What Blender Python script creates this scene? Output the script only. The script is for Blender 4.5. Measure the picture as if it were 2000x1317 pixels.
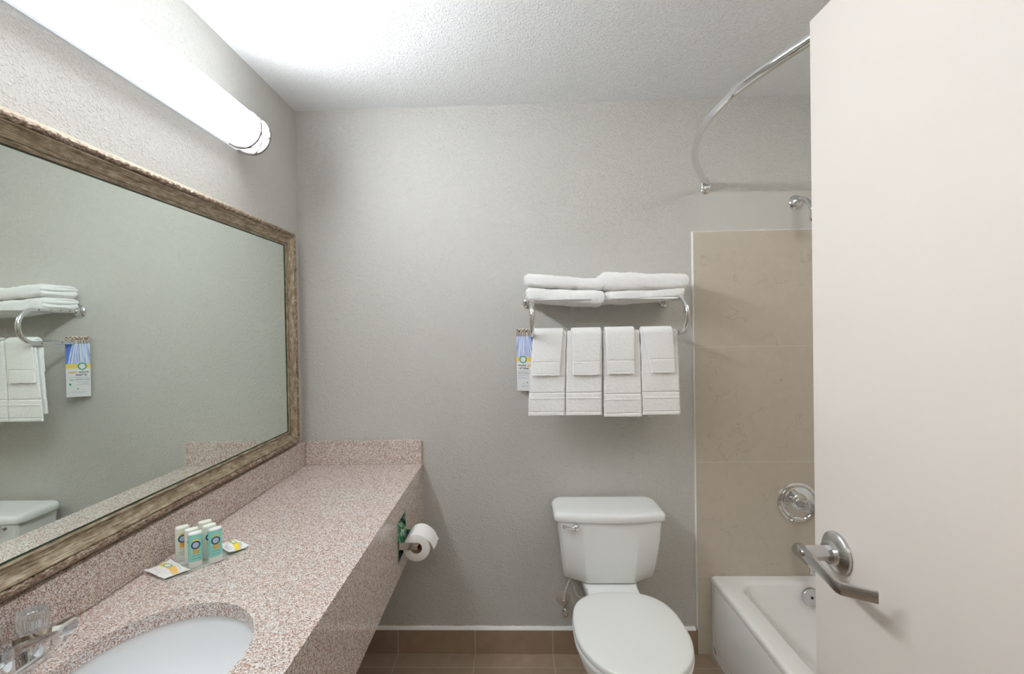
import bpy, bmesh, math, random
from mathutils import Vector, Matrix, noise
PI = math.pi
random.seed(4)
for o in list(bpy.data.objects):
    bpy.data.objects.remove(o)
S = bpy.context.scene
COL = S.collection

# ------------------------------------------------------------------ camera
yaw, pitch, roll, F = 0.0302197, -0.0103098, 0.0173327, 907.999
cy_, sy_, cp_, sp_ = math.cos(yaw), math.sin(yaw), math.cos(pitch), math.sin(pitch)
fwd = Vector((-sy_*cp_, cy_*cp_, sp_)); rt = Vector((cy_, sy_, 0)); up = rt.cross(fwd)
r2 = rt*math.cos(roll) - up*math.sin(roll); u2 = rt*math.sin(roll) + up*math.cos(roll)
cd = bpy.data.cameras.new('camera'); cam = bpy.data.objects.new('camera', cd); COL.objects.link(cam)
M = Matrix((r2, u2, -fwd)).transposed().to_4x4(); M.translation = Vector((0, 0, 1.42)); cam.matrix_world = M
cd.sensor_fit = 'HORIZONTAL'; cd.sensor_width = 36.0; cd.lens = F/2000*36.0
cd.shift_x = (1000-974.137)/2000; cd.shift_y = (649.806-658.5)/2000
cd.clip_start = 0.02; cd.clip_end = 50
S.camera = cam

# ------------------------------------------------------------------ world, exposure
W = bpy.data.worlds.new('world'); S.world = W; W.use_nodes = True
W.node_tree.nodes['Background'].inputs[0].default_value = (0.9, 0.92, 1, 1)
W.node_tree.nodes['Background'].inputs[1].default_value = 0.05
S.view_settings.view_transform = 'Standard'; S.view_settings.look = 'None'
S.view_settings.gamma = 1.0; S.view_settings.use_curve_mapping = False
S.view_settings.exposure = 0.0
S.cycles.max_bounces = 12; S.cycles.diffuse_bounces = 8; S.cycles.glossy_bounces = 8
S.cycles.transmission_bounces = 12; S.cycles.transparent_max_bounces = 12
S.cycles.use_denoising = True
VANITY_POWER = 57.0
HALL_FILL_POWER = 11.5
TUB_FILL_POWER = 6.2

# ------------------------------------------------------------------ room constants
XL, XR, D, ZC = -0.935, 1.592, 2.018, 2.383
YF = -0.25
ZK, XK = 0.8347, -0.401

# ------------------------------------------------------------------ helpers
def hexl(r, g, b):
    f = lambda c: ((c/255+0.055)/1.055)**2.4 if c > 10 else c/255/12.92
    return (f(r), f(g), f(b), 1)

class NT:
    def __init__(s, name):
        s.m = bpy.data.materials.new(name); s.m.use_nodes = True; s.t = s.m.node_tree
        s.b = s.t.nodes['Principled BSDF']; s.tc = None
    def n(s, typ, **kw):
        nd = s.t.nodes.new('ShaderNode'+typ)
        for k, v in kw.items():
            if k.startswith('i_'):
                k = k[2:]; k = int(k) if k.isdigit() else k.replace('_', ' ')
                nd.inputs[k].default_value = v
            else: setattr(nd, k, v)
        return nd
    def l(s, a, b): s.t.links.new(a, b)
    def co(s, kind='Object', scale=(1, 1, 1), loc=(0, 0, 0)):
        if s.tc is None: s.tc = s.n('TexCoord')
        mp = s.n('Mapping'); mp.inputs['Scale'].default_value = scale; mp.inputs['Location'].default_value = loc
        s.l(s.tc.outputs[kind], mp.inputs['Vector']); return mp.outputs[0]
    def set(s, **kw):
        for k, v in kw.items(): s.b.inputs[k.replace('_', ' ')].default_value = v
        return s
    def ramp(s, fac, stops, interp='LINEAR'):
        r = s.n('ValToRGB'); e = r.color_ramp.elements; r.color_ramp.interpolation = interp
        while len(e) < len(stops): e.new(0.5)
        for i, (p, c) in enumerate(stops):
            e[i].position = p; e[i].color = c if len(c) == 4 else (*c, 1)
        s.l(fac, r.inputs[0]); return r.outputs[0]
    def noise(s, vec, scale, detail=2, rough=0.5, dist=0.0):
        nd = s.n('TexNoise'); nd.inputs['Scale'].default_value = scale; nd.inputs['Detail'].default_value = detail
        nd.inputs['Roughness'].default_value = rough; nd.inputs['Distortion'].default_value = dist
        if vec is not None: s.l(vec, nd.inputs['Vector'])
        return nd
    def math(s, op, a, b=None, clamp=False):
        nd = s.n('Math', operation=op, use_clamp=clamp)
        for i, q in enumerate((a, b)):
            if q is None: continue
            if isinstance(q, (int, float)): nd.inputs[i].default_value = q
            else: s.l(q, nd.inputs[i])
        return nd.outputs[0]
    def mix(s, fac, a, b, typ='MIX'):
        nd = s.n('MixRGB', blend_type=typ)
        for i, q in enumerate((fac, a, b)):
            if isinstance(q, (int, float)): nd.inputs[i].default_value = q
            elif isinstance(q, tuple): nd.inputs[i].default_value = q if len(q) == 4 else (*q, 1)
            else: s.l(q, nd.inputs[i])
        return nd.outputs[0]
    def bump(s, h, strength=0.5, dist=0.002, chain=None):
        nd = s.n('Bump'); nd.inputs['Strength'].default_value = strength; nd.inputs['Distance'].default_value = dist
        s.l(h, nd.inputs['Height'])
        if chain is not None: s.l(chain, nd.inputs['Normal'])
        s.l(nd.outputs[0], s.b.inputs['Normal']); return nd.outputs[0]
    def color(s, c): s.l(c, s.b.inputs['Base Color'])

def simple(name, col, rough=0.5, metal=0.0, **kw):
    t = NT(name).set(Base_Color=(*col[:3], 1), Roughness=rough, Metallic=metal, **kw); return t.m

def plaster(name, col, amount=1.0, smooth_patch=False, scale=1.0):
    t = NT(name).set(Roughness=0.62); t.b.inputs['Specular IOR Level'].default_value = 0.35
    v = t.co()
    n1 = t.noise(v, 60*scale, 2, 0.5); n2 = t.noise(v, 210*scale, 2, 0.6); n3 = t.noise(v, 9, 2)
    wv = t.n('VectorMath', operation='MULTIPLY_ADD'); t.l(t.noise(v, 150*scale, 1).outputs['Color'], wv.inputs[0]); wv.inputs[1].default_value = (0.006, 0.006, 0.006); t.l(v, wv.inputs[2])
    h = None
    for sc_, wgt, rmin, rmax in ((120*scale, 1.0, 0.05, 0.66), (205*scale, 0.62, 0.10, 0.66)):
        vo = t.n('TexVoronoi'); vo.inputs['Scale'].default_value = sc_; t.l(wv.outputs[0], vo.inputs['Vector'])
        sx = t.n('SeparateXYZ'); t.l(vo.outputs['Color'], sx.inputs[0])
        rad = t.math('ADD', t.math('MULTIPLY', sx.outputs[0], rmax-rmin), rmin)
        b_ = t.math('SQRT', t.math('MULTIPLY', t.math('SUBTRACT', rad, vo.outputs['Distance']), 1.7, True))
        b_ = t.math('MULTIPLY', b_, wgt)
        h = b_ if h is None else t.math('MAXIMUM', h, b_)
    h = t.math('ADD', t.math('MULTIPLY', h, 0.80), t.math('ADD', t.math('MULTIPLY', n1.outputs[0], 0.35), t.math('MULTIPLY', n2.outputs[0], 0.14)))
    if smooth_patch:
        sep = t.n('SeparateXYZ'); t.l(v, sep.inputs[0])
        nz = t.noise(v, 14, 2)
        wob = t.math('MULTIPLY', t.math('SUBTRACT', nz.outputs[0], 0.5), 0.05)
        zz = t.math('ADD', sep.outputs[2], wob); xx = t.math('ADD', sep.outputs[0], wob)
        a = t.math('MULTIPLY', t.math('LESS_THAN', zz, 1.985), t.math('GREATER_THAN', xx, 0.80))
        a = t.math('MULTIPLY', a, t.math('GREATER_THAN', zz, 1.79))
        keep = t.math('SUBTRACT', 1.0, t.math('MULTIPLY', a, 0.88))
        h = t.mix(keep, (0.4, 0.4, 0.4, 1), h)
        # brush marks of the patched strip
        v2 = t.co(scale=(90, 90, 6)); br = t.noise(v2, 1.0, 2)
        h = t.mix(t.math('MULTIPLY', a, 0.10), h, br.outputs[0])
    c = t.mix(t.math('MULTIPLY', n3.outputs[0], 0.10), (*col[:3], 1), (col[0]*0.86, col[1]*0.85, col[2]*0.84, 1))
    t.color(c)
    t.bump(h, 0.9*amount, 0.0022); return t.m

def granite():
    t = NT('pink granite').set(Roughness=0.09); v = t.co()
    w = t.noise(v, 160, 2)
    vv = t.n('VectorMath', operation='MULTIPLY_ADD'); t.l(w.outputs['Color'], vv.inputs[0])
    vv.inputs[1].default_value = (0.003, 0.003, 0.003); t.l(v, vv.inputs[2])
    v1 = t.n('TexVoronoi'); v1.inputs['Scale'].default_value = 430; t.l(vv.outputs[0], v1.inputs['Vector'])
    s1 = t.n('SeparateXYZ'); t.l(v1.outputs['Color'], s1.inputs[0])
    big = t.noise(v, 70, 3); mid = t.noise(v, 330, 3, 0.7)
    fac = t.math('ADD', t.math('MULTIPLY', s1.outputs[0], 0.62), t.math('ADD', t.math('MULTIPLY', mid.outputs[0], 0.55), t.math('MULTIPLY', big.outputs[0], 0.30)))
    fac = t.math('SUBTRACT', fac, 0.10, True)
    c = t.ramp(fac, [(0.0, (0.06, 0.055, 0.055)), (0.13, (0.15, 0.12, 0.11)), (0.24, (0.30, 0.22, 0.19)),
                     (0.40, (0.46, 0.285, 0.225)), (0.54, (0.56, 0.405, 0.345)), (0.64, (0.66, 0.60, 0.57)), (0.85, (0.80, 0.77, 0.75)),
                     (1.0, (0.84, 0.82, 0.80))])
    v3 = t.n('TexVoronoi'); v3.inputs['Scale'].default_value = 620; t.l(vv.outputs[0], v3.inputs['Vector'])
    s3 = t.n('SeparateXYZ'); t.l(v3.outputs['Color'], s3.inputs[0])
    dk = t.math('MULTIPLY', t.math('LESS_THAN', s3.outputs[1], 0.09), 0.85)
    c = t.mix(dk, c, (0.04, 0.038, 0.04, 1))
    t.color(c); return t.m

def ceramic_tile(name, sx, sz, ox, oz, axes, base, grout, gw=0.004, vein=False, var=0.12):
    """square tiles laid by object coordinates; axes picks the two in-plane axes"""
    t = NT(name).set(Roughness=0.38); v = t.co(); sep = t.n('SeparateXYZ'); t.l(v, sep.inputs[0])
    masks = []; cells = []
    for ax, sz_, o_ in ((axes[0], sx, ox), (axes[1], sz, oz)):
        u = t.math('DIVIDE', t.math('SUBTRACT', sep.outputs[ax], o_), sz_)
        fl = t.math('FLOOR', u); fr = t.math('SUBTRACT', u, fl)
        d = t.math('MINIMUM', fr, t.math('SUBTRACT', 1.0, fr))
        masks.append(t.math('LESS_THAN', d, gw/2/sz_)); cells.append(fl)
    g = t.math('MAXIMUM', masks[0], masks[1])
    cb = t.n('CombineXYZ'); t.l(cells[0], cb.inputs[0]); t.l(cells[1], cb.inputs[1])
    wn = t.n('TexWhiteNoise'); t.l(cb.outputs[0], wn.inputs['Vector'])
    n1 = t.noise(v, 22, 5, 0.6); n2 = t.noise(v, 180, 3, 0.6)
    b = base
    if vein:
        c = t.mix(n1.outputs[0], (b[0]*0.92, b[1]*0.91, b[2]*0.89, 1), (b[0]*1.06, b[1]*1.06, b[2]*1.07, 1))
        off = t.n('VectorMath', operation='MULTIPLY_ADD'); t.l(cb.outputs[0], off.inputs[0]); off.inputs[1].default_value = (3.7, 5.1, 2.3); t.l(v, off.inputs[2])
        nv = t.noise(off.outputs[0], 4.5, 4, 0.55, 0.35)
        ve = t.math('ABSOLUTE', t.math('SUBTRACT', nv.outputs[0], 0.5))
        ve = t.ramp(ve, [(0.0, (1, 1, 1)), (0.007, (0, 0, 0))])
        brk = t.noise(off.outputs[0], 11, 2)
        br = t.ramp(brk.outputs[0], [(0.42, (0, 0, 0)), (0.56, (1, 1, 1))])
        c = t.mix(t.math('MULTIPLY', t.math('MULTIPLY', ve, br), 0.34), c, (b[0]*0.55, b[1]*0.47, b[2]*0.38, 1))
        nw = t.noise(off.outputs[0], 9.0, 5, 0.6, 0.8)
        vw = t.math('ABSOLUTE', t.math('SUBTRACT', nw.outputs[0], 0.48)); vw = t.ramp(vw, [(0.0, (1, 1, 1)), (0.008, (0, 0, 0))])
        c = t.mix(t.math('MULTIPLY', vw, 0.18), c, (b[0]*1.3, b[1]*1.3, b[2]*1.3, 1))
    else:
        c = t.mix(n1.outputs[0], (b[0]*0.78, b[1]*0.76, b[2]*0.74, 1), (b[0]*1.18, b[1]*1.18, b[2]*1.18, 1))
        c = t.mix(t.math('MULTIPLY', n2.outputs[0], 0.25), c, (b[0]*0.7, b[1]*0.66, b[2]*0.6, 1))
    hv = t.n('HueSaturation'); t.l(c, hv.inputs['Color'])
    t.l(t.math('ADD', 1-var/2, t.math('MULTIPLY', wn.outputs['Value'], var)), hv.inputs['Value'])
    c = t.mix(g, hv.outputs[0], (*grout[:3], 1)); t.color(c)
    t.bump(t.math('SUBTRACT', 1.0, g), 0.5, 0.0012)
    return t.m

def terry():
    t = NT('white terry cloth').set(Base_Color=(0.955, 0.965, 0.965, 1), Roughness=0.95)
    t.b.inputs['Sheen Weight'].default_value = 0.3; t.b.inputs['Specular IOR Level'].default_value = 0.1
    v = t.co(); n1 = t.noise(v, 330, 2, 0.7); n2 = t.noise(v, 110, 2)
    h = t.mix(0.35, n1.outputs[0], n2.outputs[0]); t.bump(h, 0.9, 0.0042); return t.m

def frame_mat(name, dark, mid, light, metal=0.35, rough=0.42, streak=(3, 220), bumpy=0.3):
    t = NT(name).set(Roughness=rough, Metallic=metal)
    v = t.co('UV', (streak[0], streak[1], 1)); n1 = t.noise(v, 3.0, 4, 0.65)
    v2 = t.co('UV', (1, 2, 1)); n2 = t.noise(v2, 30, 4, 0.65)
    f = t.math('ADD', t.math('MULTIPLY', n1.outputs[0], 0.6), t.math('MULTIPLY', n2.outputs[0], 0.4))
    t.color(t.ramp(f, [(0.38, dark), (0.5, mid), (0.62, light)]))
    t.bump(f, bumpy, 0.001); return t.m

WALLC = (0.590, 0.583, 0.553)
MT = {}
MT['wall'] = plaster('wall plaster', WALLC, 1.1)
MT['wallb'] = plaster('back wall plaster', WALLC, 1.2, True)
MT['ceil'] = plaster('ceiling plaster', (0.83, 0.85, 0.865), 1.15, scale=0.95)
MT['granite'] = granite()
MT['floor'] = ceramic_tile('floor tile', 0.338, 0.337, -0.187, 1.926, (0, 1), (0.40, 0.305, 0.225), (0.46, 0.41, 0.35))
MT['base'] = ceramic_tile('baseboard tile', 0.338, 5.0, -0.187, -2.0, (0, 2), (0.36, 0.265, 0.19), (0.46, 0.41, 0.35))
MT['shower'] = ceramic_tile('shower tile', 0.502, 0.4925, 0.7729+0.0, 0.3369, (0, 2), (0.56, 0.505, 0.425), (0.62, 0.59, 0.53), 0.0028, True, 0.05)
MT['showery'] = ceramic_tile('shower side tile', 0.502, 0.4925, 0.0, 0.3369, (1, 2), (0.56, 0.505, 0.425), (0.62, 0.59, 0.53), 0.0028, True, 0.05)
MT['terry'] = terry()
MT['chrome'] = simple('chrome', (0.78, 0.79, 0.80), 0.05, 1.0)
MT['nickel'] = simple('satin nickel', (0.60, 0.60, 0.60), 0.24, 1.0)
MT['bronze'] = simple('brushed nickel band', (0.30, 0.27, 0.25), 0.35, 0.9)
MT['porcelain'] = simple('white porcelain', (0.84, 0.86, 0.86), 0.08)
MT['seat'] = simple('white seat plastic', (0.82, 0.84, 0.825), 0.22)
MT['tub'] = simple('tub enamel', (0.89, 0.89, 0.88), 0.14)
MT['sink'] = simple('sink porcelain', (0.86, 0.89, 0.915), 0.42)
MT['caulk'] = simple('white caulk', (0.90, 0.90, 0.88), 0.6)
MT['white'] = simple('white plastic', (0.80, 0.80, 0.80), 0.4)
MT['dark'] = simple('dark rubber', (0.02, 0.02, 0.02), 0.6)
MT['copper'] = simple('copper screw', (0.55, 0.28, 0.18), 0.3, 0.9)
MT['paper'] = simple('tissue paper', (0.84, 0.83, 0.82), 0.95)
MT['card'] = simple('cardboard core', (0.36, 0.25, 0.15), 0.9)
MT['hosem'] = simple('off white hose', (0.62, 0.60, 0.52), 0.5)
MT['mineral'] = simple('corroded escutcheon', (0.55, 0.50, 0.44), 0.5, 0.3)
t = NT('painted door').set(Roughness=0.32); _v = t.co(); _n = t.noise(_v, 260, 2); _n2 = t.noise(_v, 3, 2)
t.color(t.mix(_n2.outputs[0], (0.745, 0.69, 0.635, 1), (0.77, 0.72, 0.67, 1))); t.bump(_n.outputs[0], 0.10, 0.0006); MT['door'] = t.m
MT['glass'] = simple('mirror silver', (0.86, 0.93, 0.875), 0.0, 1.0)
MT['fr'] = frame_mat('antique champagne', (0.13, 0.09, 0.055, 1), (0.33, 0.26, 0.17, 1), (0.58, 0.52, 0.40, 1), 0.35, 0.38, (5, 130))
MT['frl'] = frame_mat('pale gold lip', (0.36, 0.29, 0.19, 1), (0.52, 0.45, 0.33, 1), (0.66, 0.60, 0.48, 1), 0.3, 0.35, (3, 90), 0.1)
MT['olive'] = simple('dark green glass edge', (0.035, 0.05, 0.03), 0.2)
MT['frb'] = frame_mat('antique bead', (0.10, 0.06, 0.04, 1), (0.26, 0.18, 0.125, 1), (0.62, 0.55, 0.46, 1), 0.3, 0.4, (40, 120), 0.8)
t = NT('clear acrylic').set(Base_Color=(0.95, 0.95, 0.95, 1), Roughness=0.05, IOR=1.47); t.b.inputs['Transmission Weight'].default_value = 0.86; MT['acrylic'] = t.m
t = NT('light diffuser').set(Base_Color=(0.9, 0.9, 0.9, 1), Roughness=0.4)
t.b.inputs['Emission Color'].default_value = (0.94, 0.97, 1.0, 1); # the lamp throws most of its light forward, less from the top and underside of the tube
_g = t.n('NewGeometry'); _s = t.n('SeparateXYZ'); t.l(_g.outputs['Normal'], _s.inputs[0])
_p = t.math('POWER', t.math('MAXIMUM', _s.outputs[0], 0.0), 1.4)
t.l(t.math('MULTIPLY', t.math('ADD', t.math('MULTIPLY', _p, 0.982), 0.018), VANITY_POWER), t.b.inputs['Emission Strength']); MT['glow'] = t.m
t = NT('dim translucent side').set(Base_Color=(0.8, 0.84, 0.9, 1), Roughness=0.4)
t.b.inputs['Emission Color'].default_value = (0.82, 0.90, 1.0, 1); t.b.inputs['Emission Strength'].default_value = 0.55; MT['dimglow'] = t.m
t = NT('hall fill panel').set(Base_Color=(0.9, 0.9, 0.9, 1))
t.b.inputs['Emission Color'].default_value = (1.0, 0.93, 0.86, 1); t.b.inputs['Emission Strength'].default_value = HALL_FILL_POWER; MT['glow2'] = t.m
t = NT('tub fill panel').set(Base_Color=(0.9, 0.9, 0.9, 1))
t.b.inputs['Emission Color'].default_value = (1.0, 0.96, 0.91, 1); t.b.inputs['Emission Strength'].default_value = TUB_FILL_POWER; MT['glow3'] = t.m

# ---- mesh helpers
def setsmooth(me, ang=35):
    me.shade_smooth()
    me.set_sharp_from_angle(angle=math.radians(ang))

def link(name, bm, mat, parent=None, origin=None, ang=35, local=False):
    """one mesh object; vertices are given in world space unless local"""
    bmesh.ops.recalc_face_normals(bm, faces=bm.faces)
    me = bpy.data.meshes.new(name); bm.to_mesh(me); bm.free()
    mats = mat if isinstance(mat, list) else [mat]
    for m_ in mats: me.materials.append(MT[m_] if isinstance(m_, str) else m_)
    setsmooth(me, ang)
    o = bpy.data.objects.new(name, me); COL.objects.link(o)
    if parent is not None:
        o.parent = parent
        if not local: me.transform(Matrix.Translation(-WORG(parent)))
    elif origin is not None:
        o.location = origin
        if not local: me.transform(Matrix.Translation(-Vector(origin)))
    return o
def WORG(o):
    v = Vector((0, 0, 0))
    while o is not None:
        v += o.location; o = o.parent
    return v
def tag(o, label=None, cat=None, group=None, kind=None):
    if label: o['label'] = label
    if cat: o['category'] = cat
    if group: o['group'] = group
    if kind: o['kind'] = kind
    return o
def thing(name, label, cat, loc=(0, 0, 0), group=None):
    o = bpy.data.objects.new(name, None); COL.objects.link(o); o.location = loc; o.empty_display_size = 0.05
    return tag(o, label, cat, group)
def struct(name, bm, mat, label=None, parent=None, ang=35, origin=(0, 0, 0)):
    o = link(name, bm, mat, parent, None if parent else origin, ang)
    if not parent: o['kind'] = 'structure'
    if label: o['label'] = label
    return o
def copy_tree(o, parent=None):
    c = o.copy(); COL.objects.link(c)
    if parent is not None: c.parent = parent
    for ch in [q for q in bpy.data.objects if q.parent == o]:
        copy_tree(ch, c)
    return c

def box(bm, a, b, bev=0.0, seg=2, mi=0):
    x0, y0, z0 = a; x1, y1, z1 = b
    vs = [bm.verts.new(p) for p in ((x0, y0, z0), (x1, y0, z0), (x1, y1, z0), (x0, y1, z0), (x0, y0, z1), (x1, y0, z1), (x1, y1, z1), (x0, y1, z1))]
    fs = [bm.faces.new([vs[i] for i in q]) for q in ((3, 2, 1, 0), (4, 5, 6, 7), (0, 1, 5, 4), (1, 2, 6, 5), (2, 3, 7, 6), (3, 0, 4, 7))]
    for f in fs: f.material_index = mi
    if bev > 0:
        es = list({e for f in fs for e in f.edges})
        bmesh.ops.bevel(bm, geom=es, offset=bev, segments=seg, affect='EDGES', profile=0.5)
    return vs
def quad(bm, *ps):
    return bm.faces.new([bm.verts.new(p) for p in ps])
def smooth_path(pts, n=8, closed=False):
    P = [Vector(p) for p in pts]; out = []
    for i in range(len(P)-1):
        p0 = P[max(i-1, 0)]; p1 = P[i]; p2 = P[i+1]; p3 = P[min(i+2, len(P)-1)]
        for k in range(n):
            t_ = k/n
            out.append(0.5*((2*p1)+(p2-p0)*t_+(2*p0-5*p1+4*p2-p3)*t_**2+(3*p1-p0-3*p2+p3)*t_**3))
    out.append(P[-1]); return out
def tube(bm, path, r, n=16, caps=True, rad=None):
    path = [Vector(p) for p in path]; rings = []
    tan0 = (path[1]-path[0]).normalized(); ref = Vector((0, 0, 1)) if abs(tan0.z) < 0.9 else Vector((1, 0, 0))
    nrm = tan0.cross(ref).normalized()
    for i, p in enumerate(path):
        tn = (path[min(i+1, len(path)-1)]-path[max(i-1, 0)]).normalized()
        nrm = (nrm-tn*nrm.dot(tn)).normalized(); bn = tn.cross(nrm)
        rr = rad[i] if rad else r
        rings.append([bm.verts.new(p+(nrm*math.cos(2*PI*k/n)+bn*math.sin(2*PI*k/n))*rr) for k in range(n)])
    for a, b in zip(rings, rings[1:]):
        for k in range(n): bm.faces.new((a[k], a[(k+1) % n], b[(k+1) % n], b[k]))
    if caps: bm.faces.new(rings[0]); bm.faces.new(rings[-1])
def lathe(bm, prof, origin, axis, n=32, close=True):
    """prof: (radius, distance along axis)"""
    ax = Vector(axis).normalized(); ref = Vector((0, 0, 1)) if abs(ax.z) < 0.9 else Vector((1, 0, 0))
    a = ax.cross(ref).normalized(); b = ax.cross(a); o = Vector(origin); rings = []
    for r, h in prof:
        if r < 1e-6: rings.append([bm.verts.new(o+ax*h)])
        else: rings.append([bm.verts.new(o+ax*h+(a*math.cos(2*PI*k/n)+b*math.sin(2*PI*k/n))*r) for k in range(n)])
    for p, q in zip(rings, rings[1:]):
        for k in range(n):
            k2 = (k+1) % n
            if len(p) == 1 and len(q) == 1: break
            if len(p) == 1: bm.faces.new((p[0], q[k2], q[k]))
            elif len(q) == 1: bm.faces.new((p[k], p[k2], q[0]))
            else: bm.faces.new((p[k], p[k2], q[k2], q[k]))
    if close:
        for r_ in (rings[0], rings[-1]):
            if len(r_) > 2: bm.faces.new(r_)
def loft(bm, secs, caps=(True, True), mi=0):
    R = [[bm.verts.new(p) for p in s_] for s_ in secs]; n = len(R[0])
    for a, b in zip(R, R[1:]):
        for k in range(n):
            f = bm.faces.new((a[k], a[(k+1) % n], b[(k+1) % n], b[k])); f.material_index = mi
    if caps[0]: bm.faces.new(R[0]).material_index = mi
    if caps[1]: bm.faces.new(R[-1]).material_index = mi
    return R
def rpoly(vs, rad, seg=6):
    out = []; n = len(vs)
    for i in range(n):
        p = Vector(vs[i]); a = Vector(vs[i-1]); b = Vector(vs[(i+1) % n]); r = rad[i] if isinstance(rad, (list, tuple)) else rad
        d1 = (a-p).normalized(); d2 = (b-p).normalized(); ang = d1.angle(d2)
        r_ = min(r, 0.49*min((a-p).length, (b-p).length)*math.tan(ang/2)) if ang < PI-1e-3 else 0
        if ang > PI-1e-3 or r_ < 1e-7:
            out += [p.copy() for _ in range(seg+1)]
            for k in range(seg+1): out[-1-k] += d1*1e-6*k
            continue
        t_ = r_/math.tan(ang/2); c = p+(d1+d2).normalized()*(r_/math.sin(ang/2))
        s0 = p+d1*t_-c; s1 = p+d2*t_-c; tot = s0.angle(s1); ax = 1 if s0.x*s1.y-s0.y*s1.x > 0 else -1
        for k in range(seg+1):
            q = ax*tot*k/seg; ca, sa = math.cos(q), math.sin(q)
            out.append(c+Vector((s0.x*ca-s0.y*sa, s0.x*sa+s0.y*ca)))
    return [(q.x, q.y) for q in out]
def rrect(x0, y0, x1, y1, r, seg=6):
    return rpoly([(x0, y0), (x1, y0), (x1, y1), (x0, y1)], r, seg)
def holed_plate(bm, outer, holes, mapf, t0, t1):
    """plate with holes; 2-D loops, mapf(u, v, t) -> 3-D"""
    tb = bmesh.new(); es = []
    for lp in [outer]+holes:
        vs = [tb.verts.new((u, v, 0)) for u, v in lp]
        es += [tb.edges.new((vs[i], vs[(i+1) % len(vs)])) for i in range(len(vs))]
    bmesh.ops.triangle_fill(tb, use_beauty=True, use_dissolve=False, edges=es)
    tb.verts.index_update()
    A = [bm.verts.new(mapf(v.co.x, v.co.y, t0)) for v in tb.verts]; B = [bm.verts.new(mapf(v.co.x, v.co.y, t1)) for v in tb.verts]
    for f in tb.faces:
        ix = [v.index for v in f.verts]
        bm.faces.new([A[i] for i in ix]); bm.faces.new([B[i] for i in reversed(ix)])
    for e in tb.edges:
        if len(e.link_faces) == 1:
            i, j = e.verts[0].index, e.verts[1].index
            bm.faces.new((A[i], A[j], B[j], B[i]))
    tb.free()

# ================================================================== ROOM
YH = -1.75     # far end of the hall behind the camera
bm = bmesh.new(); box(bm, (XL, D, -0.05), (XR+0.1, D+0.1, ZC+0.05)); struct('wall_back', bm, 'wallb', 'grey textured plaster wall behind the toilet and towel rack')
bm = bmesh.new(); box(bm, (XL-0.1, YH, -0.05), (XL, D+0.1, ZC+0.05)); struct('wall_left', bm, 'wall', 'grey textured plaster wall carrying the mirror and light')
bm = bmesh.new(); box(bm, (XR, YH, -0.05), (XR+0.1, D+0.1, ZC+0.05)); struct('wall_right', bm, 'wall', 'plaster wall along the far side of the tub')
bm = bmesh.new(); box(bm, (0.66, YF-0.12, 0), (XR, 0.485, ZC)); struct('wall_right_return', bm, 'wall', 'plaster block at the near end of the tub')
# front wall with the doorway behind the camera
bm = bmesh.new(); box(bm, (XL, YF-0.12, 0), (-0.40, YF, ZC)); box(bm, (-0.40, YF-0.12, 2.06), (0.66, YF, ZC)); struct('wall_front', bm, 'wall', 'plaster wall around the doorway behind the camera')
bm = bmesh.new(); box(bm, (XL-0.1, YH-0.1, -0.05), (XR+0.1, YH, ZC+0.05)); struct('wall_hall', bm, 'wall')
bm = bmesh.new(); box(bm, (XL-0.1, YH-0.1, -0.08), (XR+0.1, D+0.1, 0)); struct('floor', bm, 'floor', 'brown square ceramic floor tiles with pale grout')
bm = bmesh.new(); box(bm, (XL-0.1, YH-0.1, ZC), (XR+0.1, D+0.1, ZC+0.1)); struct('ceiling', bm, 'ceil', 'white textured plaster ceiling')
bm = bmesh.new(); box(bm, (-0.935, D-0.010, 0.0), (0.770, D, 0.106), 0.001, 1); struct('baseboard_back', bm, 'base', 'brown tile baseboard below the grey wall')
# uneven caulk bead on top of the baseboard
bm = bmesh.new(); n = 140; secs = []
for i in range(n+1):
    x = -0.93+1.695*i/n; h = 0.0125+0.003*noise.noise(Vector((x*9, 3, 1)))+0.0025*noise.noise(Vector((x*60, 3, 1)))
    secs.append([(x, D, 0.104), (x, D-0.0115, 0.104), (x, D-0.0085, 0.104+h*0.55), (x, D, 0.104+h)])
loft(bm, secs); struct('trim_1', bm, 'caulk', 'uneven white caulk line along the top of the tile baseboard')
# shower tile surround
TX, TT = 0.7729, 0.010
bm = bmesh.new(); box(bm, (TX, D-TT, 0.0), (XR, D, 1.814), 0.001, 1); struct('wall_shower_back', bm, 'shower', 'beige marble look tiles behind the tub')
bm = bmesh.new(); box(bm, (XR-TT, 0.485, 0.30), (XR, D-TT, 1.814)); struct('wall_shower_right', bm, 'showery', 'beige marble look tiles along the tub side')
bm = bmesh.new(); box(bm, (0.70, 0.485, 0.30), (XR-TT, 0.485+TT, 1.814)); struct('wall_shower_front', bm, 'shower')
bm = bmesh.new()
secs = []
for i in range(61):
    z = 0.11+1.706*i/60; w = 0.0035+0.0008*noise.noise(Vector((z*30, 1, 2)))
    secs.append([(TX-w, D, z), (TX-w*0.6, D-TT*0.9, z), (TX+0.0005, D-TT-0.0012, z), (TX+0.0005, D, z)])
loft(bm, secs)
struct('trim_2', bm, 'caulk', 'thin white edge strip down the side of the shower tiles')
bm = bmesh.new(); secs = []
for i in range(161):
    x = TX+(XR-TX-0.02)*i/160; h = 0.003+0.003*max(0, noise.noise(Vector((x*22, 7, 2))))+0.001*noise.noise(Vector((x*140, 7, 2)))
    secs.append([(x, D, 1.812), (x, D-TT*0.8, 1.812), (x, D-TT*0.4, 1.812+h), (x, D, 1.814+h)])
loft(bm, secs); struct('trim_3', bm, 'caulk', 'ragged paint and caulk line on top of the shower tiles')

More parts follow.
